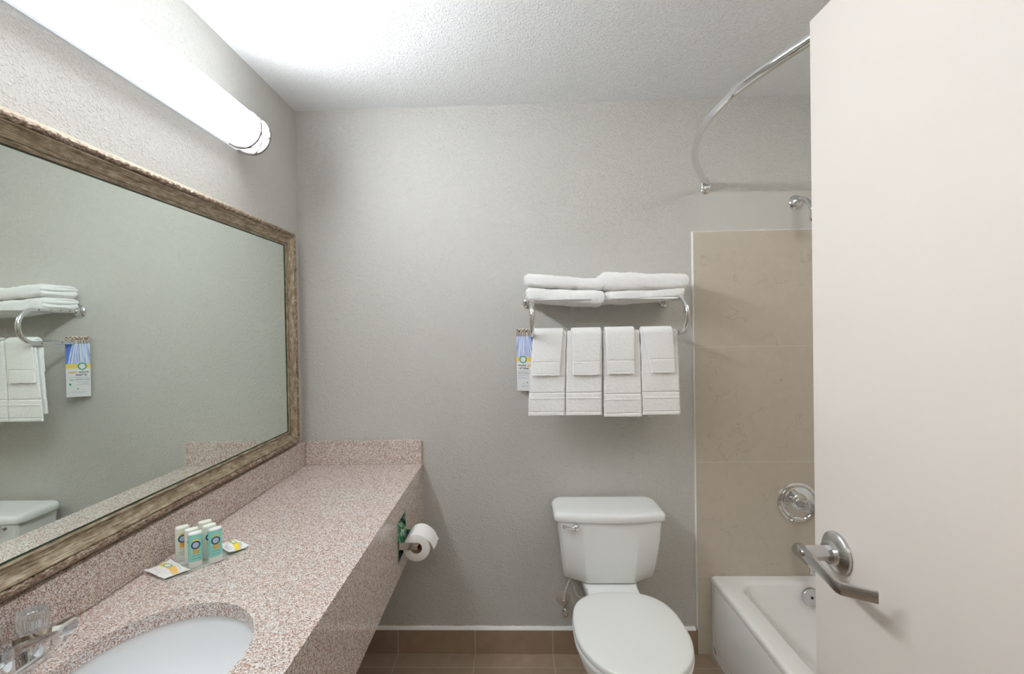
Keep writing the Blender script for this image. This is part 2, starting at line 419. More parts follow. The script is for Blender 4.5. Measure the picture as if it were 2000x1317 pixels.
# ================================================================== VANITY LIGHT
LXc, LZc, LR = -0.882, 2.092, 0.061
Y0L, Y1L = 0.34, 1.578
def dprof(r, n=36, back=None):
    A0 = math.radians(128); pts = []
    for k in range(n+1):
        a = -A0+2*A0*k/n; pts.append((LXc+r*math.cos(a), LZc+r*math.sin(a)))
    return [(XL+0.002, pts[0][1]+0.004)]+pts+[(XL+0.002, pts[-1][1]-0.004)]
vl = thing('vanity_light', 'long glowing white tube light on the wall above the mirror', 'light', (XL, 0.96, LZc-0.07))
bm = bmesh.new(); box(bm, (XL+0.0005, Y0L+0.01, LZc-0.050), (XL+0.012, Y1L-0.012, LZc+0.050), 0.003)
link('back_pan', bm, 'dimglow', vl)
bm = bmesh.new(); pr = dprof(LR); loft(bm, [[(x, y, z) for x, z in pr] for y in (Y0L+0.004, Y1L-0.004)]); link('diffuser', bm, 'glow', vl)
def band(y, w, r0, r1, name='band'):
    bm = bmesh.new(); a = dprof(r0); b = dprof(r1)
    A = [[(x, yy, z) for x, z in a] for yy in (y-w/2, y+w/2)]; B = [[(x, yy, z) for x, z in b] for yy in (y-w/2, y+w/2)]
    va = [[bm.verts.new(p) for p in s_] for s_ in A]; vb = [[bm.verts.new(p) for p in s_] for s_ in B]
    for k in range(len(a)-1):
        bm.faces.new((va[0][k], va[0][k+1], va[1][k+1], va[1][k])); bm.faces.new((vb[0][k], vb[1][k], vb[1][k+1], vb[0][k+1]))
        for j in (0, 1): bm.faces.new((va[j][k], vb[j][k], vb[j][k+1], va[j][k+1]))
    return link(name, bm, 'bronze', vl)
for yb in (Y1L-0.062, Y1L-0.004, Y0L+0.062, Y0L+0.004): band(yb, 0.0095, LR-0.0005, LR+0.0045)
for ya, yb in ((Y1L-0.060, Y1L-0.006), (Y0L+0.060, Y0L+0.006)):
    for s_ in (0, 1, 2, 3):
        pts = []
        for k in range(41):
            a = math.radians(-82+78*k/40+(86 if s_ > 1 else 0)); f = k/40 if s_ % 2 == 0 else 1-k/40
            pts.append((LXc+(LR+0.0018)*math.cos(a), ya+(yb-ya)*f, LZc+(LR+0.0018)*math.sin(a)))
        bm = bmesh.new(); tube(bm, pts, 0.0022, 8); link('cross_wire', bm, 'bronze', vl)
for yy, s_ in ((Y1L, 1), (Y0L, -1)):
    bm = bmesh.new(); p1 = dprof(LR+0.001)
    p2 = [(LXc+(x-LXc)*0.9, LZc+(z-LZc)*0.9) for x, z in p1]
    loft(bm, [[(x, yy-0.004*s_, z) for x, z in p1], [(x, yy, z) for x, z in p1], [(x, yy+0.003*s_, z) for x, z in p2]])
    link('end_cap', bm, 'white', vl)

# unseen fill light added over the tub to brighten tub and tiles
cl = thing('tub_fill_light', 'unseen rectangular fill light added above the bathtub', 'light', (1.12, 0.86, ZC))
bm = bmesh.new(); box(bm, (0.88, 0.52, ZC-0.03), (1.36, 1.20, ZC), 0.006); link('housing', bm, 'white', cl)
bm = bmesh.new(); box(bm, (0.90, 0.54, ZC-0.045), (1.34, 1.18, ZC-0.0295), 0.012); link('diffuser', bm, 'glow3', cl)
# hall fill panel behind the camera, added out of view as soft fill
hl = thing('hall_fill_light', 'unseen white rectangular fill light added in the hall', 'light', (0.0, -1.0, ZC))
bm = bmesh.new(); box(bm, (-0.32, -1.32, ZC-0.035), (0.32, -0.68, ZC), 0.01); link('housing', bm, 'white', hl)
bm = bmesh.new(); box(bm, (-0.29, -1.29, ZC-0.045), (0.29, -0.71, ZC-0.0345), 0.004); link('diffuser', bm, 'glow2', hl)

# ================================================================== MIRROR
Ya, Yb, Za, Zb = 0.12, 1.943, 0.9395, 1.842
mr = thing('framed_mirror', 'large wall mirror in an antique gold frame above the granite counter', 'mirror', (XL, (Ya+Yb)/2, Za))
_o = 0.0035
prof_f = [(0, 0.001), (0, 0.006), (0.002, 0.0075), (0.0160, 0.0215)]
prof_b = [(0.0160, 0.0215)]+[(0.0225-0.0072*math.cos(PI*k/12), 0.0262+0.0072*math.sin(PI*k/12)) for k in range(13)]+[(0.0303, 0.0235)]
prof_c = [(w+_o, h) for w, h in ((0.0268, 0.0235), (0.0275, 0.0290), (0.0290, 0.0302), (0.0315, 0.0292), (0.0350, 0.0248), (0.0390, 0.0200), (0.0430, 0.0165), (0.0475, 0.0145), (0.0520, 0.0138), (0.0555, 0.0140),
          (0.0560, 0.0112), (0.0580, 0.0110), (0.0590, 0.0128), (0.0607, 0.0138), (0.0625, 0.0130), (0.0635, 0.0108), (0.0655, 0.0102))]
prof_d = [(w+_o, h) for w, h in ((0.0655, 0.0102), (0.0660, 0.0085), (0.0690, 0.0083), (0.0692, 0.0078))]
def sweep_frame(prof, step, disp=None):
    bm = bmesh.new(); uvl = bm.loops.layers.uv.new('UV')
    cor = [(Ya, Za, 1, 1), (Yb, Za, -1, 1), (Yb, Zb, -1, -1), (Ya, Zb, 1, -1)]
    arc = [0.0]
    for a, b in zip(prof, prof[1:]): arc.append(arc[-1]+math.hypot(b[0]-a[0], b[1]-a[1]))
    base = 0
    for s_ in range(4):
        c0 = cor[s_]; c1 = cor[(s_+1) % 4]; L = math.hypot(c1[0]-c0[0], c1[1]-c0[1]); n = max(2, int(L/step)); rows = []
        nout = [(0, -1), (1, 0), (0, 1), (-1, 0)][s_]
        for i in range(n+1):
            f = i/n; row = []
            for j, (w, h) in enumerate(prof):
                dn = 0.0; dh = 0.0
                y0, z0 = c0[0]+c0[2]*w, c0[1]+c0[3]*w; y1, z1 = c1[0]+c1[2]*w, c1[1]+c1[3]*w
                y = y0+(y1-y0)*f; z = z0+(z1-z0)*f; sd = (y if s_ in (0, 2) else z)
                if disp:
                    dn, dh = disp(sd, j, len(prof))
                    e = min(1.0, min(f, 1-f)*L/0.01); dn *= e; dh *= e
                row.append((bm.verts.new((XL+h+dh, y+nout[0]*dn, z+nout[1]*dn)), base+L*f, arc[j]))
            rows.append(row)
        for a, b in zip(rows, rows[1:]):
            for j in range(len(prof)-1):
                q = (a[j], a[j+1], b[j+1], b[j]); fc = bm.faces.new([v[0] for v in q])
                for lp, v in zip(fc.loops, q): lp[uvl].uv = (v[1], v[2])
        base += L+0.37
    bmesh.ops.remove_doubles(bm, verts=bm.verts, dist=1e-6)
    return bm
def bead_disp(s_, j, n):
    if j in (0, n-1): return 0, 0
    a = (j-1)/(n-3)*PI
    ph = s_/0.021+a*0.35
    leaf = abs(math.sin(PI*ph))**0.6
    q = noise.noise(Vector((s_*260, a*2.4, 0)))*0.0014+noise.noise(Vector((s_*90, a*1.5, 5)))*0.0014
    r_ = 0.0026*(leaf-0.6)+q
    return math.cos(a)*r_, math.sin(a)*r_
fr = link('frame', sweep_frame(prof_f, 0.5), 'frl', mr, ang=30)
link('inner_rebate', sweep_frame(prof_d, 0.5), 'olive', mr, ang=30)
link('moulding', sweep_frame(prof_c, 0.5), 'fr', mr, ang=24)
o = link('carved_bead', sweep_frame(prof_b, 0.0021, bead_disp), 'frb', mr, ang=60); o['label'] = 'carved leaf edge in mottled brown and silver'
bm = bmesh.new(); box(bm, (XL+0.001, Ya+0.05, Za+0.05), (XL+0.008, Yb-0.05, Zb-0.05)); link('mirror_glass', bm, 'glass', mr)

# ================================================================== VANITY
vn = thing('vanity_counter', 'speckled pink granite vanity counter with deep apron along the left wall', 'counter', (-0.66, 1.0, 0.56))
SX, SY, SA, SB = -0.656, 0.802, 0.1585, 0.1815
ell = lambda a, b, n=72: [(SX+a*math.cos(2*PI*k/n), SY+b*math.sin(2*PI*k/n)) for k in range(n)]
YK0 = YF
bm = bmesh.new()
holed_plate(bm, [(XL+0.001, YK0+0.002), (XK, YK0+0.002), (XK, D-0.001), (XL+0.001, D-0.001)], [ell(SA, SB)], lambda u, v, t_: (u, v, t_), ZK-0.030, ZK)
link('countertop', bm, 'granite', vn, ang=30)
# apron with the recess opening
RY0, RY1, RZ0, RZ1 = 1.545, 1.662, 0.632, 0.769
bm = bmesh.new()
holed_plate(bm, [(YK0+0.002, 0.572), (D-0.001, 0.572), (D-0.001, ZK-0.030), (YK0+0.002, ZK-0.030)], [[(RY0, RZ0), (RY1, RZ0), (RY1, RZ1), (RY0, RZ1)]], lambda u, v, t_: (t_, u, v), XK-0.022, XK)
link('apron', bm, 'granite', vn, ang=30)
bm = bmesh.new(); box(bm, (XL+0.001, YK0+0.002, ZK), (XL+0.020, D-0.001, 0.9385), 0.0012, 1); link('backsplash', bm, 'granite', vn)
bm = bmesh.new(); box(bm, (XL+0.020, D-0.020, ZK), (XK-0.005, D-0.001, 0.9385), 0.0012, 1); link('side_splash', bm, 'granite', vn)
sk = thing('sink', 'white oval undermount sink basin set in the granite counter', 'sink', (SX, SY, 0.66))
bm = bmesh.new(); secs = []
for a, z in ((1.09, ZK-0.030), (1.06, ZK-0.0305), (1.03, ZK-0.033), (1.01, ZK-0.045), (0.98, ZK-0.07), (0.92, ZK-0.10), (0.80, ZK-0.135), (0.60, ZK-0.158), (0.35, ZK-0.168), (0.13, ZK-0.172)):
    secs.append([(x, y, z) for x, y in ell(SA*a, SB*a)])
for a, z in ((0.13, ZK-0.180), (0.40, ZK-0.177), (0.66, ZK-0.166), (0.86, ZK-0.142), (0.99, ZK-0.105), (1.05, ZK-0.07), (1.09, ZK-0.040), (1.09, ZK-0.030)):
    secs.append([(x, y, z) for x, y in ell(SA*a, SB*a)])
loft(bm, secs, (False, False)); bmesh.ops.remove_doubles(bm, verts=bm.verts, dist=1e-5); link('basin', bm, 'sink', sk, ang=50)
bm = bmesh.new(); lathe(bm, [(0.0, 0.0), (0.012, 0.001), (0.020, 0.004), (0.023, 0.003), (0.022, -0.008), (0.0, -0.010)], (SX, SY, ZK-0.172), (0, 0, 1)); link('drain', bm, 'chrome', sk)

# ---- faucet: chrome base with a short cast spout between two clear knobs
FY, FX = 0.752, -0.868
fc = thing('faucet', 'chrome faucet with clear fluted knobs beside the sink', 'faucet', (FX, FY, ZK))
bm = bmesh.new(); secs = []
for s_, z in ((1.0, ZK+0.0005), (1.0, ZK+0.006), (0.93, ZK+0.012), (0.80, ZK+0.015)):
    secs.append([(FX+x*s_, FY+y*(1-(1-s_)*0.35), z) for x, y in rrect(-0.026, -0.072, 0.016, 0.072, 0.020, 8)])
loft(bm, secs); link('base', bm, 'chrome', fc)
bm = bmesh.new(); secs = []
for x, z, w, h in ((-0.892, 0.868, 0.018, 0.020), (-0.878, 0.876, 0.022, 0.022), (-0.860, 0.885, 0.0215, 0.0195), (-0.840, 0.898, 0.0200, 0.0155), (-0.820, 0.9085, 0.0185, 0.0125), (-0.800, 0.9160, 0.0175, 0.0112), (-0.782, 0.9225, 0.0172, 0.0106), (-0.768, 0.9280, 0.0175, 0.0108), (-0.753, 0.9310, 0.0175, 0.0108), (-0.7495, 0.9305, 0.0145, 0.0080)):
    k = [(-w, -h*0.55), (-w*0.72, -h), (w*0.72, -h), (w, -h*0.55), (w, h*0.50), (w*0.62, h), (-w*0.62, h), (-w, h*0.50)]
    secs.append([(x, FY+a, z+b) for a, b in k])
loft(bm, secs); lathe(bm, [(0.0180, 0.0), (0.0180, 0.020), (0.0175, 0.034), (0.0, 0.036)], (FX-0.004, FY, ZK+0.012), (0, 0, 1), 28)
link('spout', bm, 'chrome', fc, ang=25)
bm = bmesh.new(); lathe(bm, [(0.0105, 0.0), (0.0105, 0.016), (0.0088, 0.0175), (0.0088, 0.008), (0.0, 0.008)], (-0.771, FY, 0.922), (0.10, 0, -1), 24); link('aerator', bm, 'chrome', fc)
for sgn in (1, -1):
    ko = Vector((FX-0.001, FY+sgn*0.0508, 0.890))
    bm = bmesh.new(); lathe(bm, [(0.0165, -0.043), (0.0160, -0.030), (0.0120, -0.014), (0.0110, 0.0)], ko, (0, 0, 1), 28); link('knob_stem', bm, 'chrome', fc)
    bm = bmesh.new(); nf = 84; secs = []
    def kring(rr, hh, fl):
        return [(ko.x+(rr-fl*(k % 4 < 2))*math.cos(2*PI*k/nf), ko.y+(rr-fl*(k % 4 < 2))*math.sin(2*PI*k/nf), ko.z+hh) for k in range(nf)]
    for rr, hh in ((0.0165, -0.002), (0.0205, 0.002), (0.0225, 0.012), (0.0232, 0.024), (0.0218, 0.033), (0.0185, 0.0375)): secs.append(kring(rr, hh, 0.0017 if 0.0 < hh < 0.036 else 0.0))
    secs.append(kring(0.0155, 0.0366, 0)); secs.append(kring(0.0150, 0.0358, 0))
    loft(bm, secs); kb = link('knob', bm, 'acrylic', fc, ang=28); kb['label'] = 'clear fluted acrylic knob'
    bm = bmesh.new(); lathe(bm, [(0.0, 0.0005), (0.0085, 0.0005), (0.0095, 0.022), (0.0, 0.022)], ko, (0, 0, 1), 20); link('core', bm, 'chrome', kb)

# ================================================================== AMENITIES
def mcol(name, c, rough=0.4, **kw): MT[name] = simple(name, c, rough, **kw)
mcol('aqua', (0.30, 0.72, 0.66), 0.3); mcol('bottle white', (0.88, 0.92, 0.83), 0.3); mcol('cap frost', (0.84, 0.86, 0.84), 0.35)
mcol('orange ink', (0.80, 0.42, 0.07), 0.4); mcol('gold ink', (0.66, 0.47, 0.16), 0.4); mcol('yellow ink', (0.83, 0.64, 0.12), 0.4); mcol('navy ink', (0.015, 0.085, 0.17), 0.4)
mcol('pale blue ink', (0.45, 0.55, 0.75), 0.4); mcol('white ink', (0.82, 0.83, 0.85), 0.4); mcol('teal text', (0.05, 0.30, 0.30), 0.5); mcol('green ink', (0.05, 0.33, 0.20), 0.4); mcol('pale green text', (0.35, 0.55, 0.40), 0.5)
mcol('wrapper', (0.92, 0.92, 0.92), 0.28); mcol('bright yellow', (0.90, 0.70, 0.05), 0.4); mcol('soft orange', (0.85, 0.52, 0.14), 0.4); mcol('leaf green', (0.08, 0.45, 0.15), 0.4)
t = NT('frosted tray').set(Base_Color=(0.74, 0.77, 0.70, 1), Roughness=0.35); t.b.inputs['Transmission Weight'].default_value = 0.35; MT['tray'] = t.m
ZT = ZK+0.0022
TR = thing('amenity_tray', 'thin frosted tray lying under the toiletry bottles on the counter', 'tray', (-0.80, 1.14, ZK))
dirL = Vector((0.1066, 0.1585, 0)).normalized(); dirS = Vector((-dirL.y, dirL.x, 0))
p0 = Vector((-0.8278, 1.0629, 0)); L = 0.192; Wd = 0.085
bm = bmesh.new(); secs = []
for g, z in ((0.0, ZK+0.0002), (0.0, ZK+0.0018), (-0.0006, ZK+0.0026), (-0.0030, ZK+0.0026), (-0.0036, ZK+0.0020)):
    secs.append([tuple(p0+dirL*u+dirS*v+Vector((0, 0, z))) for u, v in rrect(-g, -g, L+g, Wd+g, 0.006)])
loft(bm, secs); link('plate', bm, 'tray', TR, ang=50)

BW, BT, BH = 0.0155, 0.0088, 0.088
def oval(w, t_, z, n=40, p=2.3):
    out = []
    for k in range(n):
        a = 2*PI*k/n; c, s_ = math.cos(a), math.sin(a)
        out.append((w*math.copysign(abs(c)**(2/p), c), t_*math.copysign(abs(s_)**(2/p), s_), z))
    return out
def surf_y(x, t_=BT, w=BW):
    return -t_*max(0.0, (1-abs(x/w)**2.3))**(1/2.3)
def decal(bm, poly_fn, off):
    pass
def ring_decal(r0, r1, cz, off, n=40, rings=4):
    bm = bmesh.new(); R = []
    for j in range(rings+1):
        r = r0+(r1-r0)*j/rings
        if r < 1e-6: R.append([bm.verts.new((0, surf_y(0)-off, cz))]); continue
        R.append([bm.verts.new((r*math.cos(2*PI*k/n), surf_y(r*math.cos(2*PI*k/n))-off, cz+r*math.sin(2*PI*k/n))) for k in range(n)])
    for a, b in zip(R, R[1:]):
        for k in range(n):
            if len(a) == 1: bm.faces.new((a[0], b[(k+1) % n], b[k]))
            else: bm.faces.new((a[k], a[(k+1) % n], b[(k+1) % n], b[k]))
    return bm
def rect_decal(bm, x0, x1, z0, z1, off, n=8):
    for i in range(n):
        a = x0+(x1-x0)*i/n; b = x0+(x1-x0)*(i+1)/n
        quad(bm, (a, surf_y(a)-off, z0), (b, surf_y(b)-off, z0), (b, surf_y(b)-off, z1), (a, surf_y(a)-off, z1))
def make_bottle(kind, label, front_ink):
    root = thing('toiletry_bottle', label, 'bottle', (0, 0, 0), 'toiletry bottles on the tray')
    bm = bmesh.new(); loft(bm, [oval(BW*0.96, BT*0.95, 0.0003), oval(BW, BT, 0.002), oval(BW*0.985, BT*0.985, 0.0155)]); link('cap', bm, 'cap frost', root, local=True, ang=50)
    bm = bmesh.new(); secs = [oval(BW*0.985, BT*0.97, 0.016), oval(BW, BT, 0.0168), oval(BW, BT, 0.082)]
    for k in range(1, 6):
        a = k/5*PI/2; secs.append(oval(BW*(0.80+0.20*math.cos(a)), BT*(0.25+0.75*math.cos(a)), 0.082+0.0055*math.sin(a)))
    loft(bm, secs[:3]); link('body', bm, kind, root, local=True, ang=40)
    bm = bmesh.new(); loft(bm, secs[2:]); link('shoulder', bm, 'cap frost' if kind == 'aqua' else kind, root, local=True, ang=60)
    bm = bmesh.new(); rect_decal(bm, -0.0065, 0.0070, 0.066, 0.0705, 0.0002); link('yellow_mark', bm, 'yellow ink', root, local=True)
    bm = bmesh.new(); rect_decal(bm, -0.0065, 0.0070, 0.0345, 0.0485, 0.0002); link('gold_block', bm, front_ink, root, local=True)
    e = link('emblem', ring_decal(0.0068, 0.0100, 0.0565, 0.0004), 'navy ink', root, local=True)
    link('emblem_centre', ring_decal(0.0, 0.0068, 0.0565, 0.0003), 'pale blue ink', e, local=True)
    bm = bmesh.new()
    for k in range(18):
        a = PI*0.15+PI*1.4*k/18; b = PI*0.15+PI*1.4*(k+1)/18; p = []
        for q, r in ((a, 0.0040), (b, 0.0040), (b, 0.0050), (a, 0.0050)): p.append((r*math.cos(q), surf_y(r*math.cos(q))-0.0006, 0.0565+r*math.sin(q)))
        quad(bm, *p)
    link('emblem_swirl', bm, 'white ink', e, local=True)
    bm = bmesh.new(); ink = 'teal text' if kind == 'aqua' else 'pale green text'
    for x0, x1, z0 in ((-0.008, -0.001, 0.0295), (0.000, 0.0075, 0.0295), (-0.0095, 0.009, 0.0225)): rect_decal(bm, x0, x1, z0, z0+0.0011, 0.0002)
    link('lettering', bm, ink, root, local=True)
    return root
bots = {}
spots = [('aqua', (-0.8130, 1.1215), 'aqua toiletry bottle at the left front, nearest the square soap packet at the tray end'),
         ('aqua', (-0.7787, 1.1465), 'aqua toiletry bottle at the right front, beside the soap packet on the tray'),
         ('bottle white', (-0.8720, 1.1568), 'white toiletry bottle with orange block at the far left of the group'),
         ('bottle white', (-0.8372, 1.1425), 'pale white toiletry bottle directly behind the left aqua bottle'),
         ('bottle white', (-0.8068, 1.1668), 'white toiletry bottle directly behind the right aqua bottle'),
         ('bottle white', (-0.8346, 1.1900), 'rearmost white toiletry bottle, only its top showing')]
ang = math.atan2(0.0205, 0.0225); wd = Vector((math.cos(ang), math.sin(ang), 0))
for kind, (bx, by), lab in spots:
    if kind not in bots: o = make_bottle(kind, lab, 'gold ink' if kind == 'aqua' else 'orange ink'); bots[kind] = o
    else: o = copy_tree(bots[kind])
    c = Vector((bx, by, ZK+0.0022))+wd*BW
    o.location = c; o.rotation_euler = (0, 0, ang); o['label'] = lab

def soap(name_label, cor, seed, inks=('bright yellow', 'soft orange')):
    """pillow packet on four ground corners"""
    cs = [Vector((x, y, 0)) for x, y in cor]; c = sum(cs, Vector())/4
    root = thing('soap_packet', name_label, 'soap', (c.x, c.y, ZK), 'wrapped soaps on the counter')
    n = 36; bm = bmesh.new()
    def pt(u, v, top=True, off=0.0):
        p = cs[0]*(1-u)*(1-v)+cs[1]*u*(1-v)+cs[2]*u*v+cs[3]*(1-u)*v
        du, dv = (u-0.5)*2, (v-0.5)*2; r = (abs(du)**2.4+abs(dv)**2.4)**(1/2.4)
        r = r/0.76
        dome = 0.0105*(max(0, 1-r**4.0))**0.6 if r < 1 else 0
        edge = min(1, max(0, (1.39-r)/0.35))
        wr = noise.noise(Vector((du*3+seed, dv*3, 0)))*0.0022*min(1, r)*(0.4+edge)
        lift = (0.0035+0.004*max(0, r-1)*1.5*(0.6+0.5*math.sin(seed+3*math.atan2(dv, du))))
        if top: z = ZK+0.0035+dome+wr+lift
        else: z = ZK+0.0028+(wr+lift)*(1 if r > 1 else 0.0)
        return Vector((p.x, p.y, z+off))
    T = [[bm.verts.new(pt(i/n, j/n)) for j in range(n+1)] for i in range(n+1)]
    B = [[bm.verts.new(pt(i/n, j/n, False)) for j in range(n+1)] for i in range(n+1)]
    for i in range(n):
        for j in range(n):
            bm.faces.new((T[i][j], T[i+1][j], T[i+1][j+1], T[i][j+1])); bm.faces.new((B[i][j], B[i][j+1], B[i+1][j+1], B[i+1][j]))
    ed = [(i, 0) for i in range(n)]+[(n, j) for j in range(n)]+[(i, n) for i in range(n, 0, -1)]+[(0, j) for j in range(n, 0, -1)]
    for k in range(len(ed)):
        a, b = ed[k], ed[(k+1) % len(ed)]; bm.faces.new((T[a[0]][a[1]], B[a[0]][a[1]], B[b[0]][b[1]], T[b[0]][b[1]]))
    link('wrapper', bm, 'wrapper', root, ang=60)
    def patch(u0, u1, v0, v1, mat, name, off=0.0006):
        bm = bmesh.new(); m = 14; G = [[bm.verts.new(pt(u0+(u1-u0)*i/m, v0+(v1-v0)*j/m, True, off)) for j in range(m+1)] for i in range(m+1)]
        for i in range(m):
            for j in range(m): bm.faces.new((G[i][j], G[i+1][j], G[i+1][j+1], G[i][j+1]))
        return link(name, bm, mat, root, ang=60)
    patch(0.06, 0.42, 0.36, 0.64, inks[0], 'upper_band'); patch(0.58, 0.95, 0.36, 0.64, inks[1], 'lower_band')
    bm = bmesh.new(); m = 40
    R = [[bm.verts.new(pt(0.5+r*math.cos(2*PI*k/m), 0.51+r*math.sin(2*PI*k/m), True, 0.0009)) for k in range(m)] for r in (0.105, 0.14)]
    for k in range(m): bm.faces.new((R[0][k], R[0][(k+1) % m], R[1][(k+1) % m], R[1][k]))
    link('green_ring', bm, 'leaf green', root, ang=60)
    bm = bmesh.new(); V = [bm.verts.new(pt(0.5+0.105*math.cos(2*PI*k/m), 0.51+0.105*math.sin(2*PI*k/m), True, 0.0008)) for k in range(m)]; c0 = bm.verts.new(pt(0.5, 0.51, True, 0.0009))
    for k in range(m): bm.faces.new((c0, V[k], V[(k+1) % m]))
    link('ring_centre', bm, 'white ink', root, ang=60)
    patch(0.62, 0.80, 0.76, 0.785, 'pale green text', 'lettering'); 
    return root
# corners listed so that the printed band runs from the second edge to the fourth
soap('square white soap packet with yellow band at the near end of the tray', [(-0.9080, 1.1000), (-0.8312, 1.0658), (-0.7945, 1.1045), (-0.8800, 1.1500)], 1.0)
soap('white soap packet with orange band lying right of the bottles', [(-0.8050, 1.2330), (-0.7500, 1.1850), (-0.7215, 1.2290), (-0.7850, 1.2700)], 4.0, ('soft orange', 'bright yellow'))

# ================================================================== PAPER HOLDER
ph = thing('paper_holder', 'recessed chrome toilet paper holder in the granite apron', 'toilet paper holder', (XK, (RY0+RY1)/2, RZ0))
bm = bmesh.new()
holed_plate(bm, rrect(RY0-0.004, RZ0-0.004, RY1+0.004, RZ1+0.004, 0.002, 2), [rrect(RY0+0.002, RZ0+0.002, RY1-0.002, RZ1-0.002, 0.001, 2)], lambda u, v, t_: (t_, u, v), XK, XK+0.003)
link('face_frame', bm, 'chrome', ph)
bm = bmesh.new(); x0, x1 = XK-0.095, XK
loft(bm, [[(x, y, z) for y, z in ((RY0+0.001, RZ0+0.001), (RY1-0.001, RZ0+0.001), (RY1-0.001, RZ1-0.001), (RY0+0.001, RZ1-0.001))] for x in (x1, x0)], (False, True)); link('recess_box', bm, 'nickel', ph)
AZ = 0.688
bm = bmesh.new()
box(bm, (XK-0.001, 1.5490, AZ-0.0125), (XK+0.067, 1.5530, AZ+0.0125), 0.0008); link('arm', bm, 'chrome', ph)
bm = bmesh.new(); box(bm, (XK-0.001, 1.6545, AZ-0.0125), (XK+0.067, 1.6585, AZ+0.0125), 0.0008); link('arm', bm, 'chrome', ph)
RX = XK+0.062
bm = bmesh.new(); lathe(bm, [(0.0065, 0.0), (0.0065, 0.1015)], (RX, 1.553, AZ+0.001), (0, 1, 0), 16); link('roller', bm, 'white', ph)
tp = thing('toilet_paper_roll', 'white toilet paper roll hanging from the chrome holder arm', 'toilet paper', (RX, 1.605, AZ-0.045))
PR, pcz = 0.0455, AZ-0.0100
bm = bmesh.new(); ny0, ny1 = 1.5570, 1.6510; n = 64; secs = []
for r, y in ((0.0195, ny0+0.0005), (0.0440, ny0), (PR, ny0+0.001), (PR, ny1-0.001), (0.044, ny1), (0.0195, ny1-0.0005)):
    secs.append([(RX+r*math.cos(2*PI*k/n), y, pcz+r*math.sin(2*PI*k/n)) for k in range(n)])
loft(bm, secs, (False, False)); link('roll', bm, 'paper', tp, ang=40)
bm = bmesh.new(); secs = [[(RX+r*math.cos(2*PI*k/32), y, pcz+r*math.sin(2*PI*k/32)) for k in range(32)] for r, y in ((0.0195, ny0+0.0008), (0.0185, ny0+0.0008), (0.0185, ny1-0.0008), (0.0195, ny1-0.0008), (0.0195, ny0+0.0008))]
loft(bm, secs, (False, False)); link('core', bm, 'card', tp)
bm = bmesh.new(); n = 26; m = 12; A = []; B = []
for i in range(n+1):
    s_ = i/n; row = []; row2 = []
    for j in range(m+1):
        y = ny0+0.002+(ny1-ny0-0.004)*j/m; rag = 0.004*noise.noise(Vector((y*160, 2, 1)))+0.003*math.sin(y*400)
        ss = s_*(0.042+rag+0.006*(j/m)); a0 = 0.80
        a = a0-min(ss, 0.026)/PR; q = max(0.0, ss-0.026)
        x = RX+(PR+0.0010+0.006*s_)*math.cos(a)+q*0.25+0.0045*s_; z = pcz+(PR+0.001)*math.sin(a)-q*0.95
        x += 0.002*noise.noise(Vector((y*50, s_*3, 4)))*s_
        row.append(bm.verts.new((x, y, z))); row2.append(bm.verts.new((x+0.0005, y, z+0.0002)))
    A.append(row); B.append(row2)
for i in range(n):
    for j in range(m): bm.faces.new((A[i][j], A[i+1][j], A[i+1][j+1], A[i][j+1])); bm.faces.new((B[i][j], B[i][j+1], B[i+1][j+1], B[i+1][j]))
link('loose_sheet', bm, 'paper', tp, ang=60)
# spare wrapped roll inside the recess
t = NT('green printed wrapper').set(Roughness=0.35); _v = t.co(); _n = t.noise(_v, 38, 2, 0.5, 1.2); _n2 = t.noise(t.co(loc=(3, 1, 2)), 60, 1)
_c = t.ramp(_n.outputs[0], [(0.0, (0.01, 0.10, 0.045)), (0.44, (0.015, 0.17, 0.07)), (0.52, (0.06, 0.33, 0.13)), (0.56, (0.55, 0.68, 0.58)), (0.62, (0.66, 0.74, 0.68)), (0.66, (0.03, 0.22, 0.10))])
_c = t.mix(t.ramp(_n2.outputs[0], [(0.66, (0, 0, 0)), (0.68, (1, 1, 1))]), _c, (0.04, 0.09, 0.45, 1)); t.color(_c); MT['greenwrap'] = t.m
bm = bmesh.new(); lathe(bm, [(0.012, 0.0), (0.020, -0.001), (0.050, 0.0), (0.054, 0.003), (0.054, 0.097), (0.050, 0.100), (0.012, 0.100)], (XK-0.045, (RY0+RY1)/2-0.050, 0.6905), (0, 1, 0), 48)
o = link('spare_paper_roll', bm, 'greenwrap', origin=(XK-0.045, (RY0+RY1)/2, 0.6365)); tag(o, 'spare toilet roll in green printed wrapper inside the apron recess', 'toilet paper')

